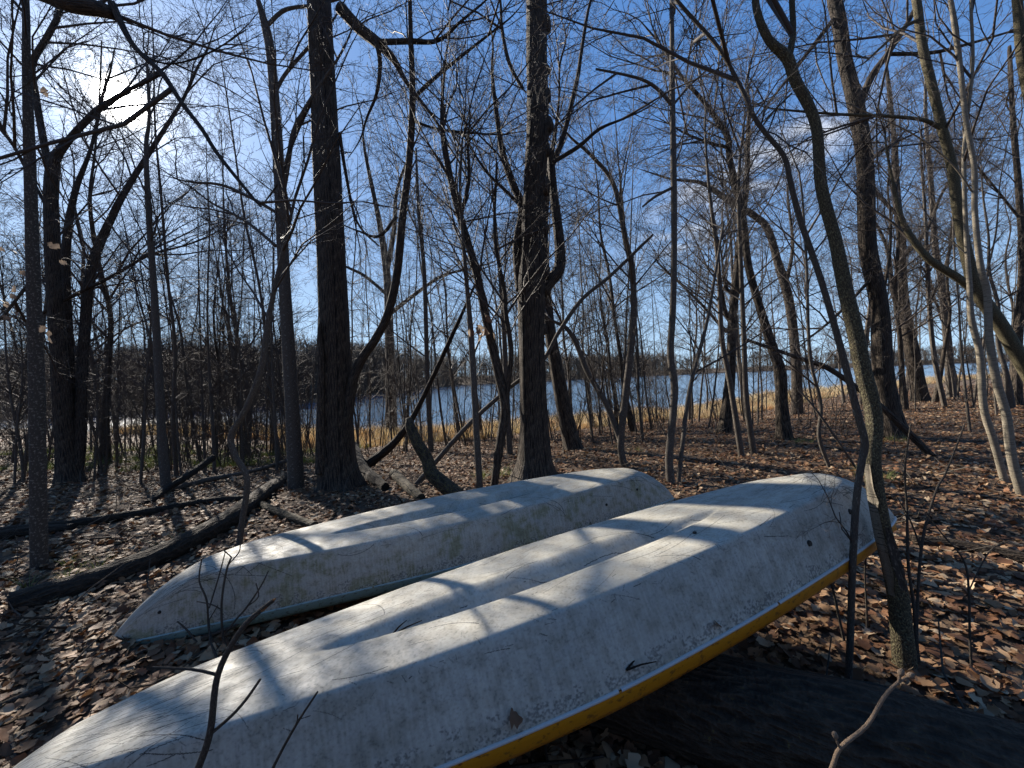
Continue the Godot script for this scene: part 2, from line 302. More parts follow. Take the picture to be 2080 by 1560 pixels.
	 [[1.784,0.000,-1.784,0.0422],[1.775,0.182,-1.784,0.0376],[1.753,0.415,-1.784,0.0354],[1.691,0.706,-1.784,0.0303],[1.655,0.994,-1.784,0.0306],[1.670,1.170,-1.784,0.0296],[1.655,1.294,-1.784,0.0297],[1.624,1.418,-1.784,0.0307],[1.596,1.581,-1.784,0.0301],[1.554,1.787,-1.784,0.0279],[1.532,1.910,-1.784,0.0264],[1.510,2.034,-1.784,0.0241],[1.453,2.280,-1.784,0.0236],[1.434,2.563,-1.784,0.0219],[1.345,2.765,-1.784,0.0233],[1.314,2.864,-1.784,0.0243],[1.233,2.945,-1.784,0.0178],[1.184,3.066,-1.784,0.0162],[1.175,3.197,-1.784,0.0144],[1.174,3.548,-1.769,0.0115],[1.164,3.898,-1.785,0.0086],[1.016,4.249,-1.654,0.0080],[1.058,4.599,-1.854,0.0080]],
	 [[[1.315,2.848,-1.784,0.0156],[1.349,2.972,-1.792,0.0130],[1.355,3.141,-1.802,0.0122],[1.363,3.331,-1.813,0.0096]],[[1.329,2.703,-1.784,0.0043],[1.208,2.586,-1.770,0.0035],[1.053,2.378,-1.745,0.0018]]]],
	["companion_stem","smooth","thin stem rising beside the lichen-covered sapling and leaning left",4,0.80,
	 [[1.433,0.000,-1.688,0.0128],[1.450,0.237,-1.688,0.0119],[1.463,0.478,-1.688,0.0118],[1.479,0.707,-1.688,0.0125],[1.495,0.876,-1.688,0.0124],[1.522,1.032,-1.688,0.0131],[1.537,1.109,-1.688,0.0138],[1.510,1.227,-1.688,0.0139],[1.475,1.384,-1.688,0.0132],[1.419,1.616,-1.688,0.0126],[1.356,1.850,-1.688,0.0120],[1.277,2.100,-1.688,0.0115],[1.237,2.278,-1.688,0.0108],[1.216,2.370,-1.688,0.0100],[1.105,2.518,-1.688,0.0094],[1.041,2.664,-1.688,0.0087],[0.946,2.843,-1.688,0.0080],[0.784,3.038,-1.688,0.0074],[0.683,3.182,-1.688,0.0047]],
	 [[[1.468,0.675,-1.688,0.0031],[1.434,0.727,-1.698,0.0024],[1.434,0.800,-1.709,0.0016]]]],
	["large_grey_tree","rough","large grey-brown trunk with a forking limb behind the lichen-covered sapling",22,0.55,
	 [[7.503,-0.007,-7.646,0.2546],[7.436,0.465,-7.646,0.1950],[7.359,1.299,-7.646,0.1619],[7.320,2.518,-7.646,0.1518],[7.167,3.396,-7.646,0.1463],[7.102,3.931,-7.646,0.1365],[7.098,5.318,-7.646,0.1260],[6.979,6.358,-7.646,0.1301],[6.764,7.388,-7.646,0.1109],[6.651,8.249,-7.646,0.1046],[6.559,8.784,-7.646,0.1016],[6.449,9.834,-7.593,0.0813],[6.483,10.884,-7.626,0.0609],[6.393,11.935,-7.655,0.0406],[6.098,12.985,-7.656,0.0203]],
	 [[[7.012,6.529,-7.646,0.0683],[7.236,7.069,-7.602,0.0600],[7.529,7.466,-7.568,0.0519],[7.906,8.050,-7.523,0.0376],[8.190,8.653,-7.483,0.0274]],[[7.626,7.508,-7.646,0.0360],[8.253,7.416,-7.541,0.0308],[8.712,7.440,-7.468,0.0265],[9.678,7.611,-7.325,0.0160]],[[6.624,8.307,-7.646,0.0419],[6.199,7.782,-7.737,0.0365],[5.768,7.249,-7.837,0.0268],[5.417,6.833,-7.923,0.0159]],[[7.100,5.376,-7.646,0.0340],[7.434,5.645,-7.554,0.0262],[7.905,5.847,-7.453,0.0155]],[[7.220,3.200,-7.646,0.0305],[6.364,2.436,-7.520,0.0245],[5.701,1.974,-7.421,0.0144]]]],
	["overhanging_tree","lichen","mottled leaning trunk crossed by the pale birches, with a low arching limb",18,0.50,
	 [[8.768,0.388,-6.200,0.1011],[8.231,1.344,-6.200,0.0959],[7.864,2.005,-6.200,0.0892],[7.520,2.531,-6.200,0.0843],[7.394,2.928,-6.200,0.0705],[7.244,3.686,-6.200,0.0663],[7.145,4.534,-6.200,0.0642],[7.016,5.099,-6.200,0.0623],[6.859,5.795,-6.200,0.0579],[6.710,6.497,-6.200,0.0560],[6.633,7.193,-6.200,0.0511],[6.610,7.644,-6.272,0.0409],[6.513,8.095,-6.215,0.0307],[6.458,8.546,-6.249,0.0205],[6.619,8.997,-6.234,0.0102]],
	 [[[7.504,2.531,-6.200,0.0579],[7.207,2.810,-6.232,0.0547],[6.787,3.156,-6.276,0.0468],[6.483,3.718,-6.325,0.0350],[6.378,4.340,-6.366,0.0219],[6.305,5.008,-6.408,0.0139]],[[7.016,5.106,-6.200,0.0299],[6.774,5.316,-6.233,0.0282],[6.208,5.451,-6.297,0.0245],[5.489,5.569,-6.384,0.0205],[4.606,5.763,-6.500,0.0129]],[[6.664,6.884,-6.200,0.0281],[6.358,6.723,-6.179,0.0234],[5.926,6.363,-6.143,0.0160]]]],
	["far_bank_tree","rough","medium trunk near the reeds right of the large grey trunk",40,0.45,
	 [[16.630,-0.123,-15.724,0.2649],[16.490,0.787,-15.724,0.2393],[16.281,2.178,-15.724,0.2272],[16.054,3.607,-15.724,0.1815],[15.957,5.406,-15.724,0.1481],[16.014,6.140,-15.724,0.1343],[15.845,8.289,-15.724,0.1145],[15.828,10.068,-15.724,0.0942],[15.723,11.491,-15.724,0.0674],[15.558,13.717,-15.724,0.0338]],
	 [[[16.066,5.799,-15.724,0.0939],[17.143,6.807,-15.868,0.0722],[17.945,8.246,-16.017,0.0454]],[[15.924,7.394,-15.724,0.0673],[14.947,8.380,-15.636,0.0550],[14.305,9.538,-15.553,0.0348]],[[16.191,2.602,-15.724,0.0871],[15.751,4.244,-15.847,0.0755],[15.636,6.304,-15.989,0.0557],[14.982,8.000,-16.116,0.0287]]]],
	["far_bank_tree","smooth","straight trunk near the reeds behind the pale birches",34,0.40,
	 [[18.385,-0.071,-16.152,0.1503],[18.222,2.860,-16.152,0.1310],[18.043,5.000,-16.152,0.1118],[17.844,6.214,-16.152,0.0991],[17.705,9.152,-16.152,0.0794],[17.560,11.772,-16.152,0.0530],[17.660,14.390,-16.152,0.0264]],
	 [[[18.060,4.836,-16.152,0.0591],[18.870,6.739,-16.411,0.0459],[19.430,8.917,-16.674,0.0264]]]],
	["far_bank_sapling","smooth","thin trunk beside the straight trunk behind the pale birches",20,0.35,
	 [[14.485,-0.057,-12.934,0.0687],[14.161,1.707,-12.934,0.0641],[14.026,3.784,-12.934,0.0589],[13.981,6.143,-12.934,0.0428],[13.872,8.588,-12.934,0.0268]],
	 []],
	["pale_birch","pale","pale slim birch, the thinner one of the pair",7,0.70,
	 [[5.763,-0.000,-4.531,0.0310],[5.645,0.476,-4.531,0.0314],[5.531,0.899,-4.531,0.0317],[5.498,1.519,-4.531,0.0300],[5.408,1.938,-4.531,0.0285],[5.394,2.353,-4.531,0.0249],[5.367,2.979,-4.531,0.0214],[5.361,3.801,-4.531,0.0178],[5.394,4.271,-4.531,0.0141],[5.342,5.065,-4.531,0.0089]],
	 [[[5.383,2.675,-4.531,0.0071],[5.186,2.922,-4.560,0.0055],[4.965,3.174,-4.592,0.0038]]]],
	["pale_birch","pale","pale slim birch with dark rings, the thicker one of the pair",7,0.80,
	 [[5.323,-0.000,-4.037,0.0405],[5.217,0.389,-4.037,0.0349],[5.164,0.857,-4.037,0.0336],[5.068,1.232,-4.037,0.0324],[5.000,1.693,-4.037,0.0295],[4.989,2.155,-4.037,0.0279],[4.923,2.444,-4.037,0.0265],[4.878,2.992,-4.037,0.0235],[4.882,3.449,-4.037,0.0219],[4.810,3.908,-4.037,0.0205],[4.760,4.450,-4.037,0.0190],[4.696,4.995,-4.037,0.0175],[4.653,5.377,-4.037,0.0160],[4.590,6.032,-4.034,0.0128],[4.560,6.687,-4.057,0.0096],[4.570,7.341,-3.951,0.0080],[4.620,7.996,-3.940,0.0080]],
	 [[[4.828,4.013,-4.037,0.0126],[4.831,4.499,-3.989,0.0123],[4.760,5.075,-3.936,0.0106],[4.750,5.433,-3.905,0.0075]],[[4.857,3.201,-4.037,0.0078],[4.575,3.488,-3.986,0.0064],[4.105,3.762,-3.916,0.0066],[3.374,4.009,-3.809,0.0035]]]],
	["edge_tree","rough","trunk at the wood edge right of the pale birches",26,0.45,
	 [[15.987,-0.003,-12.272,0.1375],[16.040,1.124,-12.272,0.1233],[16.107,2.154,-12.272,0.1183],[16.306,4.390,-12.272,0.0900],[16.239,6.640,-12.272,0.0765],[16.096,8.865,-12.272,0.0587],[16.017,11.183,-12.272,0.0406],[16.017,10.637,-12.238,0.0325],[15.987,10.092,-12.201,0.0244],[16.046,9.546,-12.392,0.0163],[16.262,9.000,-12.287,0.0081]],
	 [[[16.195,5.945,-12.272,0.0361],[15.240,6.821,-12.093,0.0274],[14.457,7.526,-11.939,0.0185]]]],
	["mottled_trunk","lichen","mottled trunk leaning in above the pale birches",10,0.70,
	 [[7.221,-0.361,-4.400,0.0846],[6.791,1.012,-4.400,0.0733],[6.424,2.593,-4.400,0.0637],[6.059,4.048,-4.400,0.0533],[5.895,4.769,-4.400,0.0446],[5.842,5.483,-4.400,0.0384],[5.766,6.140,-4.400,0.0322],[5.734,6.604,-4.434,0.0257],[5.788,7.068,-4.396,0.0193],[5.694,7.533,-4.353,0.0129],[5.620,7.997,-4.392,0.0080]],
	 []],
	["overhead_tree","rough","trunk beside the clearing that carries the broken overhead limb",7,0.75,
	 [[-5.482,0.240,-2.900,0.0752],[-5.175,1.532,-2.900,0.0694],[-4.714,2.984,-2.900,0.0609],[-4.245,4.055,-2.900,0.0573],[-3.887,4.545,-2.900,0.0522],[-3.455,4.457,-2.900,0.0472],[-3.170,4.345,-2.900,0.0520],[-2.953,4.301,-2.900,0.0490],[-2.824,4.253,-2.900,0.0376]],
	 [[[-2.849,4.333,-2.900,0.0275],[-2.704,4.048,-2.856,0.0188],[-2.597,3.906,-2.831,0.0176],[-2.410,3.719,-2.791,0.0179],[-2.238,3.467,-2.739,0.0154],[-2.069,3.250,-2.687,0.0142],[-1.941,3.056,-2.640,0.0129],[-1.695,2.755,-2.553,0.0103],[-1.575,2.618,-2.508,0.0065]],[[-2.678,3.977,-2.900,0.0077],[-2.437,3.852,-2.868,0.0066],[-2.115,3.878,-2.828,0.0055],[-1.793,4.002,-2.784,0.0028]],[[-2.504,3.808,-2.900,0.0080],[-2.626,3.766,-2.910,0.0105],[-2.755,3.724,-2.920,0.0090]]]],
]
const LOGS = [
	["fallen_log","old_log","thick dark log lying beside the teal-rimmed canoe",[[-3.454,0.037,-2.592,0.0750],[-3.220,0.040,-2.865,0.0799],[-3.093,0.042,-3.199,0.0858],[-3.071,0.042,-3.675,0.0949],[-3.173,0.031,-4.346,0.1030],[-3.479,-0.007,-5.294,0.1018],[-3.940,-0.093,-6.566,0.0813]]],
	["fallen_branch","old_log","long straight branch lying behind the thick dark log",[[-5.797,0.005,-4.070,0.0495],[-4.872,-0.004,-4.420,0.0488],[-4.412,-0.016,-4.788,0.0476],[-4.053,-0.030,-5.115,0.0452],[-3.291,-0.038,-5.261,0.0347]]],
	["fallen_branch","old_log","branch propped above the fallen branches in the thicket",[[-4.981,-0.046,-5.194,0.0285],[-5.277,-0.015,-5.826,0.0407],[-5.242,0.073,-6.089,0.0476],[-5.343,0.247,-6.814,0.0554]]],
	["mossy_branch","moss","short branch with yellow-green moss beside the teal-rimmed canoe",[[-3.231,-0.017,-4.841,0.0400],[-2.521,0.007,-4.266,0.0399],[-2.076,0.015,-3.941,0.0390]]],
	["crooked_log","moss","crooked mossy log rising between the big furrowed trunk and the canoe",[[-0.735,-0.011,-4.830,0.0881],[-0.929,0.151,-4.880,0.0796],[-1.078,0.282,-4.930,0.0710],[-1.138,0.458,-4.980,0.0656],[-1.257,0.639,-5.030,0.0659],[-1.358,0.856,-5.080,0.0602],[-1.392,0.969,-5.130,0.0304]]],
	["mossy_log","moss","short mossy log left of the crooked mossy log",[[-2.029,-0.063,-6.423,0.0645],[-1.724,-0.025,-5.797,0.0646],[-1.410,0.005,-5.167,0.0632],[-1.172,0.014,-4.746,0.0525]]],
	["leaning_pole","old_log","broken tree leaning right from the foot of the big furrowed trunk",[[-3.013,-0.213,-7.740,0.0886],[-2.443,0.229,-7.820,0.0687],[-2.041,0.756,-7.900,0.0516],[-1.610,1.578,-7.980,0.0431],[-1.023,2.757,-8.060,0.0293],[-0.582,3.681,-8.140,0.0198]]],
	["leaning_pole","smooth","long thin dead pole slanting across the knobby trunk",[[-1.449,-0.043,-5.583,0.0332],[-0.708,0.746,-5.633,0.0343],[-0.151,1.227,-5.683,0.0313],[0.451,1.685,-5.733,0.0315],[0.737,2.125,-5.783,0.0316],[1.102,2.599,-5.833,0.0315],[1.557,2.950,-5.883,0.0278],[2.239,3.560,-5.933,0.0169]]],
	["fallen_log","old_log","grey log lying in the leaves past the lichen-covered sapling",[[3.170,0.020,-3.089,0.0408],[3.422,0.021,-2.939,0.0420],[3.610,0.022,-2.713,0.0448]]],
	["dead_branch","rough","dark dead branch slanting down behind the lichen-covered sapling",[[6.452,-0.000,-5.960,0.0398],[6.172,0.408,-6.080,0.0419],[5.860,0.817,-6.200,0.0387],[5.237,1.382,-6.320,0.0358],[4.865,1.580,-6.440,0.0314],[4.004,1.953,-6.560,0.0171]]],
	["fallen_stick","smooth","pale thin stick leaning in the leaves behind the yellow-rimmed canoe",[[4.723,-0.000,-5.309,0.0122],[4.293,0.784,-5.409,0.0130],[4.073,1.142,-5.509,0.0081]]],
	["broken_slab","rough","broken standing snag against the left side of the big furrowed trunk",[[-2.803,0.183,-5.550,0.0669],[-2.767,0.978,-5.550,0.0548],[-2.721,1.827,-5.550,0.0457],[-2.729,2.110,-5.550,0.0365],[-2.711,2.356,-5.550,0.0183]]],
	["surface_root","old_log","root running from the big furrowed trunk toward the canoe",[[-3.909,-0.100,-9.074,0.2293],[-2.884,-0.040,-7.087,0.1393],[-2.334,-0.039,-6.180,0.0981],[-1.842,-0.015,-5.412,0.0540]]],
	["fallen_log","old_log","low log lying left of the patchy-barked tree",[[-5.507,0.013,-3.761,0.0498],[-5.283,0.008,-4.077,0.0541],[-4.854,-0.000,-4.205,0.0417]]],
	["fallen_stick","smooth","slanting stick beside the three-stemmed tree",[[-5.399,-0.084,-5.874,0.0290],[-5.218,-0.069,-6.502,0.0376],[-4.773,-0.059,-7.088,0.0347],[-4.565,-0.031,-8.014,0.0342]]],
]
const TWIGS = [
	["broken_twig","dark broken twig with a pale snapped tip rising before the canoe","twig",[[[-0.699,0.549,-0.720,0.0058],[-0.629,0.717,-0.720,0.0051],[-0.596,0.801,-0.720,0.0048],[-0.575,0.913,-0.720,0.0042],[-0.529,0.994,-0.720,0.0039],[-0.494,1.028,-0.720,0.0037],[-0.464,1.050,-0.720,0.0022]],[[-0.577,0.913,-0.720,0.0024],[-0.623,0.925,-0.720,0.0020],[-0.697,0.932,-0.720,0.0013]],[[-0.594,0.801,-0.720,0.0028],[-0.554,0.833,-0.720,0.0025],[-0.524,0.864,-0.720,0.0022],[-0.496,0.901,-0.720,0.0018]]]],
	["thin_twig","thin short twig beside the dark broken twig","twig",[[[-0.607,0.506,-0.800,0.0028],[-0.533,0.651,-0.800,0.0025],[-0.482,0.738,-0.800,0.0021],[-0.432,0.809,-0.800,0.0013]],[[-0.482,0.738,-0.800,0.0013],[-0.477,0.751,-0.800,0.0013],[-0.476,0.762,-0.800,0.0009]]]],
	["budded_twig","pale budded twig rising over the dark log","pale_twig",[[[0.623,0.397,-0.850,0.0043],[0.682,0.552,-0.850,0.0037],[0.703,0.598,-0.850,0.0033],[0.762,0.645,-0.850,0.0031],[0.801,0.706,-0.850,0.0027],[0.832,0.738,-0.850,0.0023],[0.858,0.752,-0.850,0.0015]],[[0.701,0.596,-0.850,0.0024],[0.695,0.610,-0.850,0.0020],[0.692,0.621,-0.850,0.0016]],[[0.835,0.740,-0.850,0.0023],[0.838,0.751,-0.850,0.0023],[0.840,0.757,-0.850,0.0015]]]],
	["bare_shrub","small bare shrub growing before the hull of the teal-rimmed canoe","twig",[[[-1.617,0.000,-2.097,0.0072],[-1.637,0.091,-2.097,0.0051],[-1.635,0.281,-2.097,0.0041],[-1.600,0.457,-2.097,0.0036],[-1.569,0.532,-2.097,0.0031]],[[-1.710,0.000,-2.140,0.0052],[-1.746,0.107,-2.140,0.0041],[-1.751,0.274,-2.140,0.0041],[-1.787,0.387,-2.140,0.0030],[-1.767,0.510,-2.140,0.0020]],[[-1.631,0.104,-2.097,0.0041],[-1.559,0.189,-2.097,0.0042],[-1.502,0.249,-2.097,0.0042],[-1.415,0.368,-2.097,0.0032],[-1.371,0.448,-2.097,0.0022]],[[-1.739,0.232,-2.140,0.0031],[-1.676,0.410,-2.140,0.0031],[-1.633,0.547,-2.140,0.0021]],[[-1.632,0.241,-2.097,0.0026],[-1.690,0.275,-2.097,0.0025],[-1.770,0.295,-2.097,0.0020]],[[-1.781,0.069,-2.097,0.0040],[-1.831,0.139,-2.097,0.0039],[-1.883,0.190,-2.097,0.0029]],[[-1.488,0.262,-2.097,0.0026],[-1.432,0.309,-2.097,0.0027],[-1.442,0.383,-2.097,0.0021]],[[-1.569,0.532,-2.097,0.0026],[-1.608,0.571,-2.097,0.0026]],[[-1.582,0.497,-2.097,0.0026],[-1.527,0.557,-2.097,0.0026],[-1.517,0.603,-2.097,0.0021]]]],
	["bare_seedling","thin bare seedling leaning before the side of the yellow-rimmed canoe","twig",[[[1.625,0.000,-1.908,0.0054],[1.588,0.181,-1.908,0.0054],[1.555,0.355,-1.908,0.0046],[1.510,0.481,-1.908,0.0046],[1.433,0.558,-1.908,0.0038],[1.366,0.622,-1.908,0.0029]],[[1.438,0.553,-1.908,0.0028],[1.402,0.596,-1.908,0.0028],[1.371,0.605,-1.908,0.0019]]]],
	["bare_seedling","pair of thin dark seedlings right of the lichen-covered sapling","twig",[[[1.825,0.000,-1.770,0.0061],[1.822,0.282,-1.770,0.0053],[1.798,0.512,-1.770,0.0046],[1.797,0.764,-1.770,0.0038],[1.793,0.969,-1.770,0.0031],[1.825,1.173,-1.770,0.0023]],[[1.847,0.000,-1.769,0.0053],[1.828,0.190,-1.769,0.0046],[1.860,0.602,-1.769,0.0045],[1.930,0.851,-1.769,0.0037],[1.982,0.944,-1.769,0.0029],[2.072,1.163,-1.769,0.0021]],[[1.856,0.591,-1.769,0.0030],[1.813,0.718,-1.769,0.0030],[1.752,0.835,-1.769,0.0023]]]],
	["bare_seedling","lone thin seedling standing in the sunlit leaves","twig",[[[2.036,0.000,-1.731,0.0042],[2.029,0.208,-1.731,0.0035],[2.029,0.388,-1.731,0.0035],[2.010,0.546,-1.731,0.0028],[1.906,0.684,-1.731,0.0022],[1.841,0.776,-1.731,0.0015]],[[2.029,0.411,-1.731,0.0021],[2.126,0.586,-1.731,0.0020],[2.216,0.628,-1.731,0.0013]]]],
	["bare_seedling","thin seedling between the companion stem and the sunlit leaves","twig",[[[1.820,0.000,-2.013,0.0046],[1.819,0.184,-2.013,0.0037],[1.817,0.393,-2.013,0.0028],[1.849,0.522,-2.013,0.0018]]]],
]
const DEAD_LEAVES = [
	["thin_dark_sapling",-0.269,2.248,-5.103],
	["thin_dark_sapling",-0.427,2.088,-5.084],
	["thin_dark_sapling",-0.510,2.071,-5.064],
	["thin_dark_sapling",-0.202,2.026,-5.079],
	["thin_dark_sapling",-0.407,2.100,-5.058],
	["thin_dark_sapling",-0.419,2.015,-5.083],
	["thin_dark_sapling",-0.339,2.066,-5.091],
	["patchy_barked_tree",-4.101,2.286,-3.209],
	["patchy_barked_tree",-4.459,2.428,-3.502],
	["patchy_barked_tree",-4.390,2.263,-3.390],
	["patchy_barked_tree",-4.286,2.172,-3.376],
	["patchy_barked_tree",-4.143,2.121,-3.350],
	["patchy_barked_tree",-3.807,1.996,-3.155],
	["patchy_barked_tree",-3.982,1.934,-3.354],
	["patchy_barked_tree",-3.901,1.978,-3.273],
	["patchy_barked_tree",-4.257,2.713,-3.360],
	["patchy_barked_tree",-4.033,2.713,-3.245],
	["patchy_barked_tree",-4.073,2.714,-3.340],
	["patchy_barked_tree",-3.953,2.634,-3.297],
	["patchy_barked_tree",-3.909,2.744,-3.329],
	["patchy_barked_tree",-3.662,2.664,-3.154],
	["patchy_barked_tree",-4.098,2.097,-3.160],
	["patchy_barked_tree",-3.527,3.811,-3.011],
	["patchy_barked_tree",-3.717,3.929,-3.197],
	["patchy_barked_tree",-4.125,2.506,-3.313],
	["patchy_barked_tree",-4.255,2.703,-3.267],
	["patchy_barked_tree",-3.978,2.640,-3.472],
]
# ---------------------------------------------------------------- procedural materials
func noise_img(w: int, h: int, freq: float, seed_: int, type := FastNoiseLite.TYPE_SIMPLEX_SMOOTH, octaves := 4, ridged := false) -> Image:
	var f := FastNoiseLite.new()
	f.seed = seed_
	f.noise_type = type
	f.frequency = freq
	f.fractal_octaves = octaves
	f.fractal_type = FastNoiseLite.FRACTAL_RIDGED if ridged else FastNoiseLite.FRACTAL_FBM
	var im := f.get_seamless_image(w, h)
	im.convert(Image.FORMAT_L8)
	return im

func stuff_mat(tex: Texture2D, rough: float) -> StandardMaterial3D:
	var m := StandardMaterial3D.new()
	m.albedo_texture = tex
	m.roughness = rough
	m.metallic_specular = 0.35
	return m

# bark: two colours mixed by stretched ridges, blotches of a third
func bark(seed_: int, stretch: int, dark: Color, light: Color, blotch: Color, share: float, depth: float, freq := 0.02, patch := 0.012) -> StandardMaterial3D:
	var a := noise_img(512, 512 / stretch, freq, seed_, FastNoiseLite.TYPE_SIMPLEX_SMOOTH, 4, true)
	a.resize(512, 512, Image.INTERPOLATE_CUBIC)
	var b := noise_img(512, 512, patch, seed_ + 1, FastNoiseLite.TYPE_SIMPLEX_SMOOTH, 6)
	var c := noise_img(512, 512, 0.09, seed_ + 2, FastNoiseLite.TYPE_VALUE, 3)
	var da := a.get_data(); var db := b.get_data(); var dc := c.get_data()
	var out := PackedByteArray(); out.resize(512 * 512 * 3)
	var hi := PackedByteArray(); hi.resize(512 * 512)
	for i in 512 * 512:
		var r := da[i] / 255.0
		var s := dc[i] / 255.0
		var t := clampf(r * 1.3 - 0.25 + (s - 0.5) * 0.5, 0.0, 1.0)
		var col := dark.lerp(light, t)
		var q := clampf((db[i] / 255.0 + (s - 0.5) * 0.25 - (1.0 - share)) * 5.0, 0.0, 1.0)
		col = col.lerp(blotch, q * (0.55 + 0.45 * s))
		out[i * 3] = int(col.r * 255.0); out[i * 3 + 1] = int(col.g * 255.0); out[i * 3 + 2] = int(col.b * 255.0)
		hi[i] = int(clampf(r * 0.75 + s * 0.25, 0, 1) * 255.0)
	var m := stuff_mat(ImageTexture.create_from_image(Image.create_from_data(512, 512, false, Image.FORMAT_RGB8, out)), 0.85)
	m.heightmap_enabled = true
	m.heightmap_texture = ImageTexture.create_from_image(Image.create_from_data(512, 512, false, Image.FORMAT_L8, hi))
	m.heightmap_scale = depth
	return m

func hull_mat(seed_: int, algae: float, warm: float) -> StandardMaterial3D:
	# worn white gelcoat: grime specks, fine upright streaks on the sides, long scratches, algae
	var W := 2048
	var H := 640
	var r := RandomNumberGenerator.new()
	r.seed = seed_
	var fine := noise_img(W, H, 0.3, seed_, FastNoiseLite.TYPE_VALUE, 3).get_data()
	var mid := noise_img(W, H, 0.02, seed_ + 1, FastNoiseLite.TYPE_SIMPLEX_SMOOTH, 5).get_data()
	var big := noise_img(W, H, 0.004, seed_ + 2, FastNoiseLite.TYPE_SIMPLEX_SMOOTH, 4).get_data()
	var si := noise_img(W, 64, 0.10, seed_ + 3, FastNoiseLite.TYPE_SIMPLEX, 3)
	si.resize(W, H, Image.INTERPOLATE_CUBIC)
	var streak := si.get_data()
	var out := PackedByteArray(); out.resize(W * H * 3)
	var ro := PackedByteArray(); ro.resize(W * H)
	for y in H:
		var v := absf(y / float(H) - 0.5) * 2.0
		var on_side := clampf((v - 0.52) * 14.0, 0.0, 1.0)
		for x in W:
			var i := y * W + x
			var f := fine[i] / 255.0
			var m := mid[i] / 255.0
			var b := big[i] / 255.0
			var s := streak[i] / 255.0
			var g := 0.62 - 0.035 * clampf((m - 0.45) * 3.0, 0.0, 1.0) - 0.10 * (b - 0.4) - 0.09 * (f - 0.5)
			g -= clampf((f - 0.63) * 5.0, 0.0, 1.0) * (0.05 + 0.03 * clampf((m - 0.46) * 4.0, 0.0, 1.0))
			g -= on_side * (clampf((s - 0.5) * 2.0, -0.4, 1.0) * 0.05 + 0.015 * clampf((m - 0.5) * 4.0, 0.0, 1.0))
			if v > 0.93 + (m - 0.5) * 0.25: g -= clampf((f - 0.42) * 5.0, 0.0, 1.0) * 0.14   # specks of soil splashed above the rail
			var al := on_side * algae * clampf((b - 0.5) * 3.5 + (m - 0.5) * 2.5 + (s - 0.5) * 1.2 + (f - 0.5), 0.0, 1.0)
			var k := warm * clampf((m - 0.5) * 2.0 + 0.5, 0.0, 1.0)
			out[i * 3] = int(clampf(g * (1.0 - 0.20 * al), 0.08, 0.92) * 255.0)
			out[i * 3 + 1] = int(clampf(g * (0.98 - 0.02 * k - 0.15 * al), 0.08, 0.92) * 255.0)
			out[i * 3 + 2] = int(clampf(g * (0.91 - 0.05 * k - 0.38 * al), 0.07, 0.92) * 255.0)
			ro[i] = int(clampf(0.42 + 0.3 * m + 0.2 * f, 0, 1) * 255.0)
	# scratches: mostly lengthwise, bundled near the ends and along the chines
	for n in 1000:
		var u := r.randf()
		var kind := r.randf()
		if kind < 0.45: u = 0.5 + (0.30 + 0.17 * r.randf()) * (1 if r.randf() < 0.5 else -1)
		var v := 0.5 + r.randf_range(-0.30, 0.30)
		if kind > 0.72: v = 0.5 + (0.262 + r.randfn(0, 0.018)) * (1 if r.randf() < 0.5 else -1)
		var x := u * W
		var y := v * H
		var ang := r.randfn(0.0, 0.30) if kind < 0.72 else r.randfn(0.6, 0.7)
		var bend := r.randfn(0.0, 0.004)
		var length := int(r.randf_range(15, 150) if kind < 0.6 else r.randf_range(4, 18))
		var deep := r.randf_range(0.3, 0.8) if kind < 0.72 else r.randf_range(0.2, 0.5)
		if kind < 0.3: deep = r.randf_range(0.6, 0.9)
		for k in length:
			x += cos(ang); y += sin(ang); ang += bend
			if x < 1 or y < 1 or x >= W - 2 or y >= H - 2: break
			if r.randf() < 0.12: continue
			var i := int(y) * W + int(x)
			for c in 3:
				out[i * 3 + c] = int(out[i * 3 + c] * (1.0 - deep))
				if deep > 0.5: out[(i + 1) * 3 + c] = int(out[(i + 1) * 3 + c] * (1.0 - deep * 0.5))
	var mt := stuff_mat(ImageTexture.create_from_image(Image.create_from_data(W, H, false, Image.FORMAT_RGB8, out)), 1.0)
	mt.roughness_texture = ImageTexture.create_from_image(Image.create_from_data(W, H, false, Image.FORMAT_L8, ro))
	mt.metallic_specular = 0.5
	mt.texture_repeat = false
	return mt

func plain(c: Color, rough: float, spec := 0.4) -> StandardMaterial3D:
	var m := StandardMaterial3D.new()
	m.albedo_color = c
	m.roughness = rough
	m.metallic_specular = spec
	return m

# paint with grime worn into it
func paint(c: Color, grime: Color, seed_: int, amount: float) -> StandardMaterial3D:
	var a := noise_img(512, 256, 0.03, seed_, FastNoiseLite.TYPE_SIMPLEX_SMOOTH, 5).get_data()
	var b := noise_img(512, 256, 0.2, seed_ + 1, FastNoiseLite.TYPE_VALUE, 2).get_data()
	var out := PackedByteArray(); out.resize(512 * 256 * 3)
	for i in 512 * 256:
		var t := clampf((a[i] / 255.0 - 0.5) * 3.5 * amount + (b[i] / 255.0 - 0.7) * 2.0, 0.0, 0.9)
		var k := c.lerp(grime, t)
		out[i * 3] = int(k.r * 255.0); out[i * 3 + 1] = int(k.g * 255.0); out[i * 3 + 2] = int(k.b * 255.0)
	var m := stuff_mat(ImageTexture.create_from_image(Image.create_from_data(512, 256, false, Image.FORMAT_RGB8, out)), 0.45)
	m.metallic_specular = 0.5
	return m

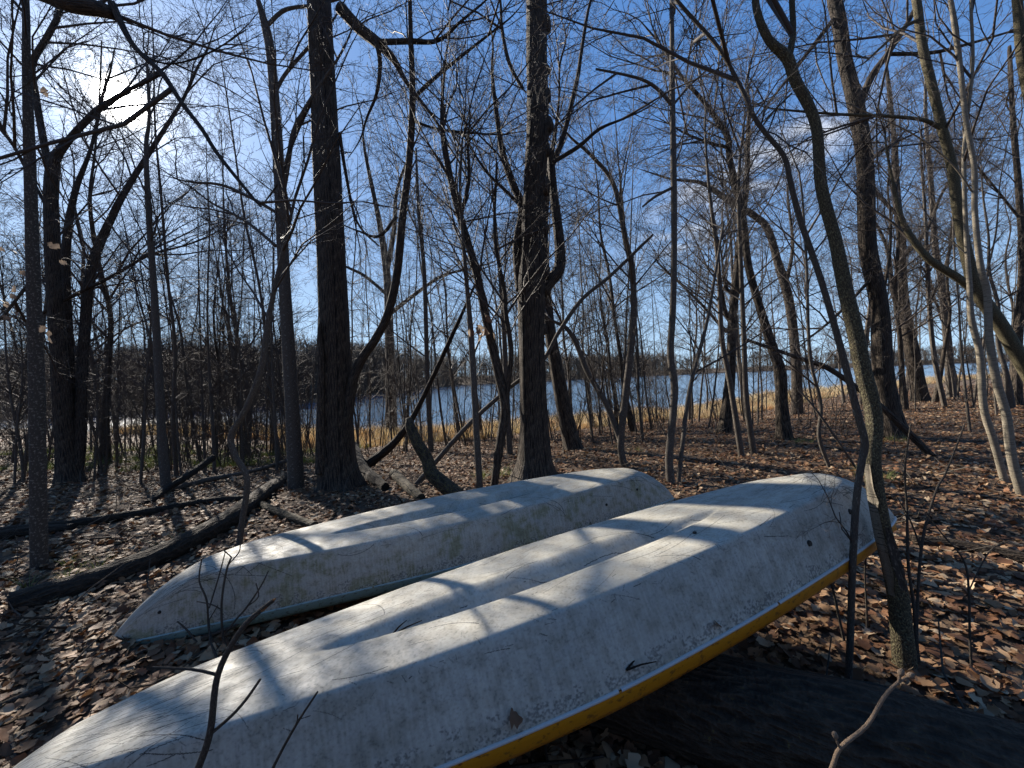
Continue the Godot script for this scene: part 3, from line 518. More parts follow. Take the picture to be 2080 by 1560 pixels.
func make_materials() -> void:
	M.rough = bark(11, 6, lin(0.010, 0.008, 0.006), lin(0.13, 0.098, 0.072), lin(0.11, 0.11, 0.07), 0.24, 3.6, 0.014)
	M.smooth = bark(21, 2, lin(0.05, 0.042, 0.034), lin(0.12, 0.098, 0.078), lin(0.22, 0.21, 0.175), 0.30, 0.5, 0.03)
	M.patchy = bark(31, 1, lin(0.055, 0.045, 0.036), lin(0.09, 0.074, 0.06), lin(0.27, 0.24, 0.19), 0.40, 0.6, 0.10, 0.022)
	M.lichen = bark(41, 3, lin(0.045, 0.037, 0.025), lin(0.17, 0.14, 0.085), lin(0.29, 0.26, 0.14), 0.46, 1.6, 0.06, 0.04)
	M.moss = bark(51, 4, lin(0.02, 0.015, 0.011), lin(0.085, 0.066, 0.045), lin(0.13, 0.105, 0.025), 0.42, 1.5, 0.02, 0.03)
	# birch: pale with dark rings round the stem
	var bi := bark(61, 1, lin(0.17, 0.14, 0.10), lin(0.34, 0.295, 0.225), lin(0.07, 0.055, 0.042), 0.22, 0.5, 0.09, 0.03)
	var im: Image = bi.albedo_texture.get_image()
	var r := RandomNumberGenerator.new(); r.seed = 8
	for k in 95:
		var x0 := r.randi_range(0, 511); var y0 := r.randi_range(0, 511)
		var w := r.randi_range(30, 260); var h := 1 if r.randf() < 0.6 else r.randi_range(2, 6)
		var dk := r.randf_range(0.25, 0.75)
		for i in w:
			for j in h:
				if r.randf() < 0.15: continue
				var x := (x0 + i) % 512; var y := (y0 + j) % 512
				im.set_pixel(x, y, im.get_pixel(x, y).darkened(dk))
	bi.albedo_texture = ImageTexture.create_from_image(im)
	M.pale = bi
	M.old_log = bark(81, 5, lin(0.012, 0.009, 0.006), lin(0.06, 0.042, 0.028), lin(0.10, 0.075, 0.02), 0.18, 2.4, 0.02, 0.03)
	M.snapped = bark(91, 3, lin(0.30, 0.12, 0.045), lin(0.55, 0.30, 0.14), lin(0.2, 0.07, 0.03), 0.3, 0.3, 0.05)
	M.twig = plain(lin(0.050, 0.038, 0.030), 0.7)
	M.pale_twig = bark(71, 2, lin(0.16, 0.11, 0.075), lin(0.34, 0.25, 0.17), lin(0.1, 0.06, 0.04), 0.2, 0.2, 0.04)
	M.hull_near = hull_mat(101, 0.03, 0.7)
	M.hull_far = hull_mat(202, 0.36, 1.0)
	M.yellow = paint(lin(0.46, 0.185, 0.006), lin(0.12, 0.05, 0.012), 300, 0.75)
	M.teal = paint(lin(0.17, 0.26, 0.25), lin(0.07, 0.08, 0.06), 310, 0.9)
	M.rail_white = paint(lin(0.40, 0.385, 0.36), lin(0.3, 0.27, 0.22), 320, 0.4)
	M.rail_teal = paint(lin(0.22, 0.31, 0.30), lin(0.06, 0.06, 0.05), 330, 0.9)
	M.plug = plain(lin(0.012, 0.010, 0.008), 0.6)
	# leaves: dry, thin, lighting up when the sun is behind them
	var lf := StandardMaterial3D.new()
	lf.vertex_color_use_as_albedo = true
	lf.roughness = 0.65
	lf.metallic_specular = 0.3
	lf.backlight_enabled = true
	lf.backlight = Color(0.55, 0.5, 0.45)
	M.leaf = lf
	var gr := StandardMaterial3D.new()
	gr.vertex_color_use_as_albedo = true
	gr.roughness = 0.6
	gr.backlight_enabled = true
	gr.backlight = Color(0.75, 0.72, 0.65)
	M.reed = gr
	# soil under the litter
	var a := noise_img(512, 512, 0.03, 400, FastNoiseLite.TYPE_CELLULAR, 4).get_data()
	var b := noise_img(512, 512, 0.012, 401, FastNoiseLite.TYPE_SIMPLEX_SMOOTH, 5).get_data()
	var c := noise_img(512, 512, 0.15, 402, FastNoiseLite.TYPE_VALUE, 3).get_data()
	var out := PackedByteArray(); out.resize(512 * 512 * 3)
	for i in 512 * 512:
		var t := clampf(a[i] / 255.0 * 0.7 + c[i] / 255.0 * 0.6 - 0.3, 0.0, 1.0)
		var k := lin(0.035, 0.024, 0.016).lerp(lin(0.19, 0.125, 0.08), t).lerp(lin(0.09, 0.055, 0.032), b[i] / 255.0 * 0.6)
		out[i * 3] = int(k.r * 255.0); out[i * 3 + 1] = int(k.g * 255.0); out[i * 3 + 2] = int(k.b * 255.0)
	var so := stuff_mat(ImageTexture.create_from_image(Image.create_from_data(512, 512, false, Image.FORMAT_RGB8, out)), 0.95)
	so.uv1_triplanar = true
	so.uv1_world_triplanar = true
	so.uv1_scale = Vector3(0.9, 0.9, 0.9)
	so.heightmap_enabled = true
	so.heightmap_texture = ImageTexture.create_from_image(Image.create_from_data(512, 512, false, Image.FORMAT_L8, a))
	so.heightmap_scale = 2.5
	M.soil = so
	var wt := plain(lin(0.05, 0.10, 0.17), 0.15, 0.7)
	var wn := noise_img(512, 512, 0.022, 500, FastNoiseLite.TYPE_SIMPLEX_SMOOTH, 4)
	wn.resize(512, 512)
	wt.normal_enabled = true
	var bump := wn.duplicate()
	bump.convert(Image.FORMAT_RGBA8)
	bump.bump_map_to_normal_map(6.0)
	wt.normal_texture = ImageTexture.create_from_image(bump)
	wt.normal_scale = 0.4
	wt.uv1_scale = Vector3(1, 1, 1)
	M.water = wt
	M.bank = plain(lin(0.07, 0.05, 0.035), 0.95)
# ---------------------------------------------------------------- sky
func make_sky(sun: Vector3) -> Sky:
	var W := 1024
	var H := 512
	var nz := FastNoiseLite.new()
	nz.seed = 77; nz.frequency = 1.0; nz.fractal_octaves = 5
	var d := PackedFloat32Array()
	d.resize(W * H * 3)
	for y in H:
		var el := (0.5 - (y + 0.5) / H) * PI
		var se := sin(el); var ce := cos(el)
		var low := pow(1.0 - maxf(se, 0.0), 3.8)
		var base := Vector3(0.024, 0.080, 0.215).lerp(Vector3(0.235, 0.335, 0.43), low)
		if el < 0.0: base = Vector3(0.11, 0.13, 0.145)
		for x in W:
			var az := (x + 0.5) / W * TAU
			var c := base
			if el >= 0.0:
				var e := Vector3(sin(az) * ce, se, -cos(az) * ce)
				var th := acos(clampf(e.dot(sun), -1.0, 1.0))
				# light scattered forward by the air round the sun
				var g := 0.24 * exp(-th / 0.15) + 1.2 * exp(-th / 0.03)
				c += Vector3(0.085, 0.105, 0.122) * exp(-th / 0.50)
				c += Vector3(1.0, 0.99, 0.95) * g
				if th < 0.05: c += Vector3(9.0, 8.8, 8.3) * (1.0 - smoothstep(0.022, 0.036, th))
				# thin wisps of high cloud
				if el < 1.2:
					var ad := rad_to_deg(az if az < PI else az - TAU)
					var ed := rad_to_deg(el)
					var q := ed - 23.4 - 0.2 * (ad - 33.0)
					var m := exp(-pow((ad - 33.0) / 9.0, 2.0) - pow(q / 2.3, 2.0))
					var q2 := ed - 17.0 - 0.1 * (ad - 24.0)
					m += 0.6 * exp(-pow((ad - 24.0) / 5.0, 2.0) - pow(q2 / 1.5, 2.0))
					if m > 0.02:
						var n := nz.get_noise_2d(ad * 0.16 + ed * 0.08, ed * 0.55) + 0.5
						m = clampf(m * (n * 1.9 - 0.35), 0.0, 1.0)
						c = c.lerp(Vector3(0.40, 0.405, 0.42), m * 0.85)
			var i := (y * W + x) * 3
			d[i] = c.x; d[i + 1] = c.y; d[i + 2] = c.z
	var pm := PanoramaSkyMaterial.new()
	pm.panorama = ImageTexture.create_from_image(Image.create_from_data(W, H, false, Image.FORMAT_RGBF, d.to_byte_array()))
	var s := Sky.new()
	s.sky_material = pm
	return s

# ---------------------------------------------------------------- ground, lake, far shore
func sheet(xs: PackedFloat32Array, zs: PackedFloat32Array, f: Callable) -> ArrayMesh:
	var mb := MB.new()
	for z in zs:
		for x in xs:
			mb.v.append(Vector3(x, f.call(x, z), z)); mb.n.append(Vector3.UP); mb.uv.append(Vector2(x, z) * 0.5)
	var w := xs.size()
	for j in zs.size() - 1:
		for i in w - 1:
			var a := j * w + i
			mb.tri(a, a + w, a + 1)
			mb.tri(a + 1, a + w, a + w + 1)
	face(mb, Vector3.UP)
	return mb.done()

func spaced(a: float, b: float, fine0: float, fine1: float, step: float, grow_by: float) -> PackedFloat32Array:
	var out := PackedFloat32Array()
	var left := PackedFloat32Array()
	var x := fine0
	var s := step
	while x > a:
		s *= grow_by; x -= s; left.append(maxf(x, a))
	left.reverse()
	out.append_array(left)
	x = fine0
	while x < fine1:
		out.append(x); x += step
	s = step
	while x < b:
		out.append(x); s *= grow_by; x += s
	out.append(b)
	return out

const FAR := [[-300.0, -60.0, 8.0], [-77.0, -45.0, 9.0], [-50.0, -42.0, 9.0], [-36.0, -44.0, 9.0], [-30.0, -53.0, 10.0], [-31.0, -75.0, 12.0], [-30.0, -102.0, 13.5], [-25.0, -178.0, 15.0], [18.0, -215.0, 18.0], [68.0, -300.0, 20.0], [135.0, -330.0, 21.0], [375.0, -400.0, 22.0], [557.0, -420.0, 22.0], [900.0, -420.0, 22.0]]

func far_at(f: float) -> Array:
	var i := mini(int(f), FAR.size() - 2)
	var t := f - i
	return [lerpf(FAR[i][0], FAR[i + 1][0], t), lerpf(FAR[i][1], FAR[i + 1][1], t), lerpf(FAR[i][2], FAR[i + 1][2], t)]

func setting() -> void:
	var xs := spaced(-260.0, 320.0, -9.0, 10.0, 0.14, 1.13)
	var zs := spaced(-160.0, 40.0, -10.0, -0.5, 0.14, 1.13)
	var g := part("ground", sheet(xs, zs, ground_y), M.soil, self)
	g.set_meta("kind", "structure")
	var mb := MB.new()
	for c in [[-700.0, -10.0], [1300.0, -10.0], [1300.0, -700.0], [-700.0, -700.0]]:
		mb.v.append(Vector3(c[0], WATER, c[1])); mb.n.append(Vector3.UP); mb.uv.append(Vector2(c[0] / 9.0, c[1] / 4.0))
	mb.tri(0, 2, 1); mb.tri(0, 3, 2)
	face(mb, Vector3.UP)
	var l := part("lake_water", mb.done(), M.water, self)
	l.set_meta("kind", "structure")
	# far shore: a bank that climbs behind the waterline
	mb = MB.new()
	var rows := [0.0, 1.5, 6.0, 15.0, 40.0, 110.0]
	var hs := [-0.3, 0.35, 1.0, 1.8, 3.2, 5.0]
	var n := 120
	for k in n + 1:
		var p := far_at(float(k) / n * (FAR.size() - 1))
		var away := Vector3(p[0] - 20.0, 0, p[1] - 5.0).normalized()
		for j in rows.size():
			var q: Vector3 = Vector3(p[0], WATER + hs[j] + 0.8 * relief.get_noise_2d(k * 9.0, j * 40.0) * minf(1.0, j * 0.4), p[1]) + away * rows[j]
			mb.v.append(q); mb.n.append(Vector3.UP); mb.uv.append(Vector2(k, j))
	for k in n:
		for j in rows.size() - 1:
			var a := k * rows.size() + j
			mb.tri(a, a + rows.size(), a + 1); mb.tri(a + 1, a + rows.size(), a + rows.size() + 1)
	face(mb, Vector3.UP)
	var b := part("far_shore_bank", mb.done(), M.bank, self)
	b.set_meta("kind", "structure")

func far_woods() -> void:
	var protos: Array[ArrayMesh] = []
	for k in 5:
		var r := RandomNumberGenerator.new(); r.seed = 900 + k
		var mb := MB.new()
		var pos := PackedVector3Array(); var rad := PackedFloat32Array()
		var q := Vector3.ZERO
		for i in 6:
			pos.append(q); rad.append(0.016 * (1.0 - 0.16 * i))
			q += Vector3(r.randf_range(-0.02, 0.02), 0.15, r.randf_range(-0.02, 0.02))
		tube(mb, pos, rad, 5, 0.0, 0.3, false)
		for i in 15:
			var t := r.randf_range(0.25, 0.98)
			var at := Vector3(0, t * 0.74, 0)
			var a := r.randf() * TAU
			grow(mb, at, Vector3(cos(a), r.randf_range(0.7, 1.6), sin(a)), 0.34 * (1.15 - 0.6 * t), 0.006, 2, [5, 4], r, 0.1, 0.0016)
		for i in 8:   # low brush at the foot
			var a := r.randf() * TAU
			grow(mb, Vector3(cos(a), 0, sin(a)) * r.randf() * 0.12, Vector3(cos(a) * 0.4, 1.0, sin(a) * 0.4), r.randf_range(0.15, 0.35), 0.004, 1, [6], r, 0.1, 0.0022)
		protos.append(mb.done())
	var r2 := RandomNumberGenerator.new(); r2.seed = 31
	var spots: Array = [[], [], [], [], []]
	for k in 1500:
		var f := r2.randf_range(0.7, FAR.size() - 1.6)
		if k % 5 == 0: f = r2.randf_range(1.0, 6.5)
		if k % 5 == 1: f = r2.randf_range(7.5, 12.4)
		var p := far_at(f)
		var away := Vector3(p[0] - 20.0, 0, p[1] - 5.0).normalized()
		var back := 1.5 + 60.0 * r2.randf() ** 1.6
		var q: Vector3 = Vector3(p[0], WATER + 0.3 + minf(back * 0.07, 3.4), p[1]) + away * back
		var h: float = p[2] * r2.randf_range(0.62, 1.12)
		var w := h * r2.randf_range(0.8, 1.2)
		spots[k % 5].append(Transform3D(Basis(Vector3.UP, r2.randf() * TAU).scaled(Vector3(w, h, w)), q))
	var o := thing("far_woods", Vector3.ZERO, "brown leafless woods massed along the far shore of the lake", "woods")
	o.set_meta("kind", "stuff")
	for k in 5: crowd("tree_mass", protos[k], M.smooth, spots[k], PackedColorArray(), o)
	# the trees that stand clear at the water's edge
	for k in 64:
		var f := lerpf(1.6, 11.2, (k + r2.randf()) / 64.0)
		var p := far_at(f)
		var t := thing("far_shore_tree", Vector3(p[0], WATER + 0.3, p[1]) + Vector3(p[0] - 20.0, 0, p[1] - 5.0).normalized() * r2.randf_range(1.2, 3.5), "leafless tree at the waterline on the far shore", "tree", "trees along the far waterline")
		var h: float = p[2] * r2.randf_range(0.7, 1.15)
		t.scale = Vector3(h, h, h)
		t.rotation.y = r2.randf() * TAU
		part("crown", protos[k % 5], M.smooth, t)

# ---------------------------------------------------------------- canoes
const CL := 4.089
const CB := 0.788
const CD := 0.26
const SHEER := 0.115
const ROCK := 0.012

func hull_point(s: float, q: float) -> Vector3:
	# s along -1..1, q across -1..1 (0 keel line, +-1 rim); rim at y 0, bottom up
	var t := absf(s)
	var w := absf(q)
	var b := CB * 0.5 * pow(maxf(1.0 - pow(t, 1.735), 0.0), 0.8)
	var ryy := -SHEER * pow(t, 2.5)
	var u := clampf((t - 0.755) / 0.245, 0.0, 1.0)
	var dx := ryy + (CD - ryy) * pow(maxf(1.0 - pow(u, 1.3), 0.0), 1.0 / 1.3)
	dx -= ROCK * t * t * minf(1.0, (dx - ryy) / 0.1)
	var c := b * (0.779 + 0.06 * t)
	var dr := 0.014 * minf(1.0, (dx - ryy) / 0.2)
	var z: float; var y: float
	if w < 0.52:
		var k := w / 0.52
		z = c * k
		y = dx - dr * k ** 7
	else:
		var k := (w - 0.52) / 0.48
		z = lerpf(c, b, pow(k, 0.85))
		y = lerpf(dx - dr, ryy, k)
	var e := smoothstep(0.62, 0.97, t)
	var ze := b * pow(w, 0.8)
	var ye := lerpf(dx, ryy, pow(w, 1.9))
	z = lerpf(z, ze, e); y = lerpf(y, ye, e)
	var x := s * CL * 0.5
	z *= signf(q) if q != 0.0 else 0.0
	# the long recess down the middle of the bottom
	if absf(x) < 0.85:
		var gw := 0.078 * pow(1.0 - (x / 0.85) ** 2, 0.6)
		var off := absf(z - 0.035)
		if off < gw * 1.25:
			var k := clampf(1.0 - off / (gw * 1.25), 0.0, 1.0)
			y -= 0.064 * (gw / 0.078) * minf(1.0, k * 1.35) * (0.6 + 0.4 * k)
	# faint unevenness of hand-laid glass
	y += 0.0035 * lumps.get_noise_2d(x * 22.0, z * 22.0)
	return Vector3(x, y, z)

func strip(prof: Array, s0: float, s1: float, side: float, n: int) -> ArrayMesh:
	# sweep a small profile [out, up] along the rim on one side
	var mb := MB.new()
	for i in n + 1:
		var s := lerpf(s0, s1, float(i) / n)
		var p := hull_point(s, side)
		for j in prof.size():
			var z: float = p.z * side + prof[j][0]
			mb.v.append(Vector3(p.x, -SHEER * pow(absf(s), 2.5) + prof[j][1], maxf(z, 0.0012) * side)); mb.n.append(Vector3.UP)
			mb.uv.append(Vector2(p.x * 1.2, float(j) / prof.size() * 0.4))
	var w := prof.size()
	for i in n:
		for j in w - 1:
			var a := i * w + j
			if side > 0: mb.tri(a, a + w, a + 1); mb.tri(a + 1, a + w, a + w + 1)
			else: mb.tri(a, a + 1, a + w); mb.tri(a + 1, a + w + 1, a + w)
	face(mb, Vector3(0, 0, side))
	return mb.done()

func canoe(called: String, label: String, where: Vector3, yaw: float, pit: float, rol: float, hull: Material, band: Material, rail: Material, tall: float, seams: Array, hm: ArrayMesh, plugs: Array) -> Node3D:
	var o := thing(called, where, label, "canoe", "overturned canoes")
	o.basis = Basis(Vector3.UP, yaw) * Basis(Vector3(0, 0, 1), pit) * Basis(Vector3.RIGHT, rol)
	part("hull", hm, hull, o)
	for side in [1.0, -1.0]:
		part("side_band", strip([[0.0005, -0.004], [0.003, -0.010], [0.001, -0.35 * tall], [-0.008, -0.7 * tall], [-0.022, -tall], [-0.045, -tall - 0.002]], -0.998, 0.998, side, 90), band, o)
		var cuts := [-1.0] + seams + [1.0]
		for k in cuts.size() - 1:
			part("rub_rail", strip([[-0.002, 0.004], [0.004, 0.004], [0.0075, 0.0015], [0.008, -0.003], [0.006, -0.0055], [0.003, -0.006]], cuts[k] + 0.0025, cuts[k + 1] - 0.0025, side, 40), rail, o)
	for p in plugs:
		var c := CylinderMesh.new()
		c.top_radius = p[2]; c.bottom_radius = p[2] * 1.25; c.height = 0.008; c.radial_segments = 12; c.rings = 1
		var a := hull_point(p[0], p[1])
		var du := hull_point(p[0] + 0.01, p[1]) - hull_point(p[0] - 0.01, p[1])
		var dv := hull_point(p[0], p[1] + 0.02) - hull_point(p[0], p[1] - 0.02)
		var nn := dv.cross(du).normalized()
		if nn.y < 0: nn = -nn
		var e := part("bolt_plug", c, M.plug, o)
		var bx := du.normalized()
		e.transform = Transform3D(Basis(bx, nn, bx.cross(nn)), a + nn * 0.002)
	return o

func canoes() -> void:
	var mb := MB.new()
	var ns := 150
	var qs := PackedFloat32Array()
	for j in 105: qs.append(lerpf(-1.0, 1.0, j / 104.0))
	for i in ns + 1:
		var f := lerpf(-1.0, 1.0, float(i) / ns)
		var s := signf(f) * (1.0 - pow(1.0 - absf(f), 1.35))
		for q in qs:
			mb.v.append(hull_point(s, q)); mb.n.append(Vector3.UP)
			mb.uv.append(Vector2(s * 0.5 + 0.5, q * 0.5 + 0.5))
	var w := qs.size()
	for i in ns:
		for j in w - 1:
			var a := i * w + j
			mb.tri(a, a + 1, a + w); mb.tri(a + 1, a + w + 1, a + w)
	face(mb, Vector3.UP)
	var hm := mb.done()
	canoe("canoe", "overturned white canoe with yellow rim propped on a log", Vector3(0.148, 0.424, -1.55), 0.299, 0.141, -0.101, M.hull_near, M.yellow, M.rail_white, 0.074, [-0.42, 0.02, 0.38], hm, [[0.53, 0.77, 0.011], [0.72, 0.72, 0.011], [0.30, 0.30, 0.007]])
	var far := canoe("canoe", "overturned grimy white canoe with pale teal rim on the leaves", Vector3(-0.445, 0.262, -2.887), 0.355, 0.062, 0.031, M.hull_far, M.teal, M.rail_teal, 0.068, [-0.3, 0.25], hm, [[0.56, 0.78, 0.009], [0.74, 0.70, 0.009], [-0.86, 0.70, 0.008]])
	far.name = "canoe_001"
	# a forked twig and a few leaves that have dropped on the near hull
	var nc: Node3D = get_node("canoe")
	for k in 4:
		var f: Array = [[-0.30, 0.10, 0.11, 0.5], [0.04, 0.93, 0.10, 0.1], [-0.14, 0.94, 0.0, 0.0], [0.23, 0.95, 0.0, 0.0]][k]
		var at: Vector3 = nc.transform * (hull_point(f[0], f[1]) + Vector3(0, 0.006, 0.004))
		if f[2] > 0.0:
			var t := thing("fallen_twig", at, ["dark forked twig lying in the recess of the yellow-rimmed canoe", "thin twig caught above the rail of the yellow-rimmed canoe"][k], "twig")
			for j in 2:
				var tm := MB.new()
				var go: Vector3 = Vector3(cos(f[3] + j * 0.5), 0.16 + 0.06 * j, -sin(f[3] + j * 0.5)) * f[2] * (1.0 - 0.35 * j)
				tube(tm, PackedVector3Array([Vector3.ZERO, go * 0.5 + Vector3(0, 0.004, 0), go]), PackedFloat32Array([0.0035, 0.0028, 0.0015]), 6)
				part("stem" if j == 0 else "side_twig", tm.done(), M.old_log, t)
		else:
			var e := part("fallen_leaf", leaves[k], M.leaf_4, self)
			e.transform = Transform3D(Basis.from_euler(Vector3(0.5, k, 0.7)).scaled(Vector3(0.05, 0.05, 0.05)), at + Vector3(0, 0.008, 0))
			tag(e, ["", "", "dark dead leaf caught on the rail near the middle seam", "dark dead leaf caught on the rail toward the raised tip"][k], "leaf")
	# the log the near canoe rests on
	var p := [[-0.55, 0.13, -2.12, 0.17], [0.1, 0.14, -1.78, 0.185], [0.8, 0.145, -1.44, 0.19], [1.5, 0.14, -1.08, 0.195], [2.2, 0.13, -0.70, 0.20], [2.9, 0.12, -0.34, 0.19]]
	var c := catmull(p, 0.03)
	var lm := MB.new()
	tube(lm, c[0], c[1], 56, 0.03)
	renormal(lm)
	var lg := part("fallen_log", lm.done(), M.old_log, self)
	tag(lg, "big dark log propping up the yellow-rimmed canoe", "log")

# ---------------------------------------------------------------- trees
var sprays: Array[ArrayMesh] = []

func make_sprays() -> void:
	for k in 7:
		var r := RandomNumberGenerator.new(); r.seed = 500 + k
		var mb := MB.new()
		grow(mb, Vector3.ZERO, Vector3(0, 1, 0), 1.7, 0.013, 3, [3, 5, 9], r, 0.0, 0.0015)
		sprays.append(mb.done())

func shifted(p: Array, base: Vector3) -> Array:
	var out := []
	for q in p: out.append([q[0] - base.x, q[1] - base.y, q[2] - base.z, q[3]])
	return out

func tapered(p: Array) -> Array:
	# a shoot that was seen only so far runs on and thins out
	var a: Array = p[p.size() - 2]; var z: Array = p[p.size() - 1]
	if z[3] < 0.012: return p
	var out := p.duplicate()
	var go := Vector3(z[0] - a[0], z[1] - a[1], z[2] - a[2]).normalized()
	var l := clampf(z[3] * 45.0, 0.4, 2.2)
	out.append([z[0] + go.x * l * 0.5 + l * 0.06, z[1] + go.y * l * 0.5 + l * 0.05, z[2] + go.z * l * 0.5, z[3] * 0.6])
	out.append([z[0] + go.x * l, z[1] + go.y * l + l * 0.2, z[2] + go.z * l - l * 0.05, z[3] * 0.2])
	return out

func spray_at(r: RandomNumberGenerator, at: Vector3, t: Vector3, rad: float, big: float) -> Transform3D:
	var s := t.cross(wander(r, 1.0)).normalized()
	var a := r.randf_range(0.45, 1.15)
	var d := (t * cos(a) + s * sin(a) + Vector3(0, 0.25, 0)).normalized()
	var sc := minf(r.randf_range(0.55, 1.25) * big, maxf(0.3, rad / 0.012))
	var x := d.cross(wander(r, 1.0)).normalized()
	return Transform3D(Basis(x, d, x.cross(d)).scaled(Vector3(sc, sc, sc)), at)

func traced_trees() -> void:
	var by := {}
	var knob_at := 0; var lichen_at := 0
	for n in TREES.size():
		var d: Array = TREES[n]
		var r := RandomNumberGenerator.new(); r.seed = 1000 + n
		var pts: Array = d[5].duplicate(true)
		var gy := ground_y(pts[0][0], pts[0][2])
		if pts[0][1] > gy + 0.05:
			var q: Array = pts[0]
			var up := Vector3(pts[1][0] - q[0], pts[1][1] - q[1], pts[1][2] - q[2]).normalized()
			var k: float = (q[1] - gy) / maxf(up.y, 0.5)
			pts.push_front([q[0] - up.x * k * 0.6, gy, q[2] - up.z * k * 0.6, q[3] * 1.15])
		var base := Vector3(pts[0][0], ground_y(pts[0][0], pts[0][2]), pts[0][2])
		var loc := tapered(shifted(pts, base)) if d[0] != "overhead_tree" else shifted(pts, base)
		loc[0][1] = -0.02
		loc.push_front([loc[0][0], -0.2, loc[0][2], loc[0][3] * 1.1])
		var o := thing(d[0], base, d[2], "tree")
		by[d[0]] = o
		if d[0] == "knobby_tree": knob_at = n
		if d[0] == "lichen_sapling": lichen_at = n
		var r0: float = pts[1][3]
		var near := base.length() < 9.0
		var mb := MB.new()
		var c: Array
		if d[1] == "rough" and r0 > 0.1:
			c = catmull(loc, 0.05 if near else 0.12)
			tube(mb, c[0], c[1], 40 if near else 20, minf(0.014, r0 * 0.07), 0.45, true, 0.35)
			renormal(mb)
		elif near:
			c = catmull(loc, 0.05)
			tube(mb, c[0], c[1], 16, r0 * 0.07, 0.3)
			renormal(mb)
		else:
			c = catmull(loc, 0.15)
			tube(mb, c[0], c[1], 10, r0 * 0.05, 0.35)
			renormal(mb)
		part("trunk", mb.done(), M[d[1]], o)
		# where shoots can spring from
		var at := PackedVector3Array(); var tan := PackedVector3Array(); var rad := PackedFloat32Array()
		var cp: PackedVector3Array = c[0]; var cr: PackedFloat32Array = c[1]
		for i in range(int(cp.size() * d[4]), cp.size() - 1, 2):
			at.append(cp[i]); tan.append((cp[i + 1] - cp[i]).normalized()); rad.append(cr[i])
		for l in d[6]:
			var lm := MB.new()
			var cl := catmull(tapered(shifted(l, base)), 0.08)
			tube(lm, cl[0], cl[1], 10, l[0][3] * 0.06, 0.3)
			renormal(lm)
			part("limb", lm.done(), M[d[1]], o)
			var lp: PackedVector3Array = cl[0]; var lr: PackedFloat32Array = cl[1]
			for i in range(int(lp.size() * 0.25), lp.size() - 1, 2):
				for k in 2: at.append(lp[i]); tan.append((lp[i + 1] - lp[i]).normalized()); rad.append(lr[i])
		var sets := [[], []]
		var many := int(d[3] * 1.5)
		for k in many:
			var i := r.randi() % at.size()
			sets[k % 2].append(spray_at(r, at[i], tan[i], rad[i], 1.0 if near else 1.35))
		sets[0].append(Transform3D(Basis(Quaternion(Vector3.UP, (cp[cp.size() - 1] - cp[cp.size() - 2]).normalized())), cp[cp.size() - 1]))
		for k in 2: crowd("crown", sprays[(n * 2 + k) % 7], M.twig, sets[k], PackedColorArray(), o)
	# knobs down one edge of the knobby trunk
	var kt: Node3D = by["knobby_tree"]
	var kr := RandomNumberGenerator.new(); kr.seed = 77
	for k in 9:
		var h := [2.1, 2.9, 3.5, 4.1, 4.55, 4.9, 5.35, 5.7, 6.3][k] as float
		var cl := catmull(shifted(TREES[knob_at][5], kt.position), 0.05)
		var cp: PackedVector3Array = cl[0]; var cr: PackedFloat32Array = cl[1]
		var i := 0
		while i < cp.size() - 2 and cp[i].y < h: i += 1
		var a := kr.randf_range(-0.5, 0.6)
		var d := Vector3(cos(a), 0, sin(a))
		var bm := MB.new()
		var pp := PackedVector3Array(); var pr := PackedFloat32Array()
		var big := kr.randf_range(0.05, 0.10)
		for j in 9:
			var f := j / 8.0
			pp.append(cp[i] + d * (cr[i] - big * 0.25) + Vector3(kr.randf_range(-0.01, 0.01), (f - 0.5) * big * 3.2, 0))
			pr.append(maxf(0.004, big * sqrt(maxf(0.0, 1.0 - pow(2.0 * f - 1.0, 2.0)))))
		tube(bm, pp, pr, 16, big * 0.22)
		renormal(bm)
		part("burl", bm.done(), M.rough, kt)
	# loose split bark low on the lichen-covered sapling
	var ls: Node3D = by["lichen_sapling"]
	var lc := catmull(shifted(TREES[lichen_at][5], ls.position), 0.03)
	var sp: PackedVector3Array = lc[0]; var sr: PackedFloat32Array = lc[1]
	for k in 2:
		var from := 0.32 + 0.05 * k; var to := 0.98 - 0.28 * k
		var qp := PackedVector3Array(); var qr := PackedFloat32Array()
		for i in sp.size():
			if sp[i].y > from and sp[i].y < to: qp.append(sp[i]); qr.append(sr[i])
		var bm := MB.new()
		slab(bm, qp, qr, [Vector3(-0.95, 0, 0.3), Vector3(-0.2, 0, 1.0)][k], [0.55, 0.35][k], 0.004, kr)
		part("loose_bark", bm.done(), M.pale if k == 0 else M.patchy, ls)
	for l in DEAD_LEAVES:
		var o: Node3D = by[l[0]]
		var e := part("dead_leaf", leaves[R.randi() % leaves.size()], M["leaf_%d" % [5 if l[0] == "patchy_barked_tree" else 2]], o)
		var s := 0.062 if l[0] == "patchy_barked_tree" else 0.14
		e.transform = Transform3D(Basis.from_euler(Vector3(R.randf() * TAU, R.randf() * TAU, R.randf() * TAU)).scaled(Vector3(s, s, s)), Vector3(l[1], l[2], l[3]) - o.position)
	for n in LOGS.size():
		var d: Array = LOGS[n]
		var base := Vector3(d[3][0][0], d[3][0][1], d[3][0][2])
		var mb := MB.new()
		var r0: float = d[3][1][3]
		var c := catmull(shifted(d[3], base), 0.04)
		tube(mb, c[0], c[1], 28 if r0 > 0.05 else 10, r0 * 0.19, 0.4)
		renormal(mb)
		var o := part(d[0], mb.done(), M[d[1]], self)
		o.position = base
		tag(o, d[2], {"fallen_log": "log", "mossy_log": "log", "crooked_log": "log", "surface_root": "root", "broken_slab": "snag", "leaning_pole": "dead tree"}.get(d[0], "branch"))
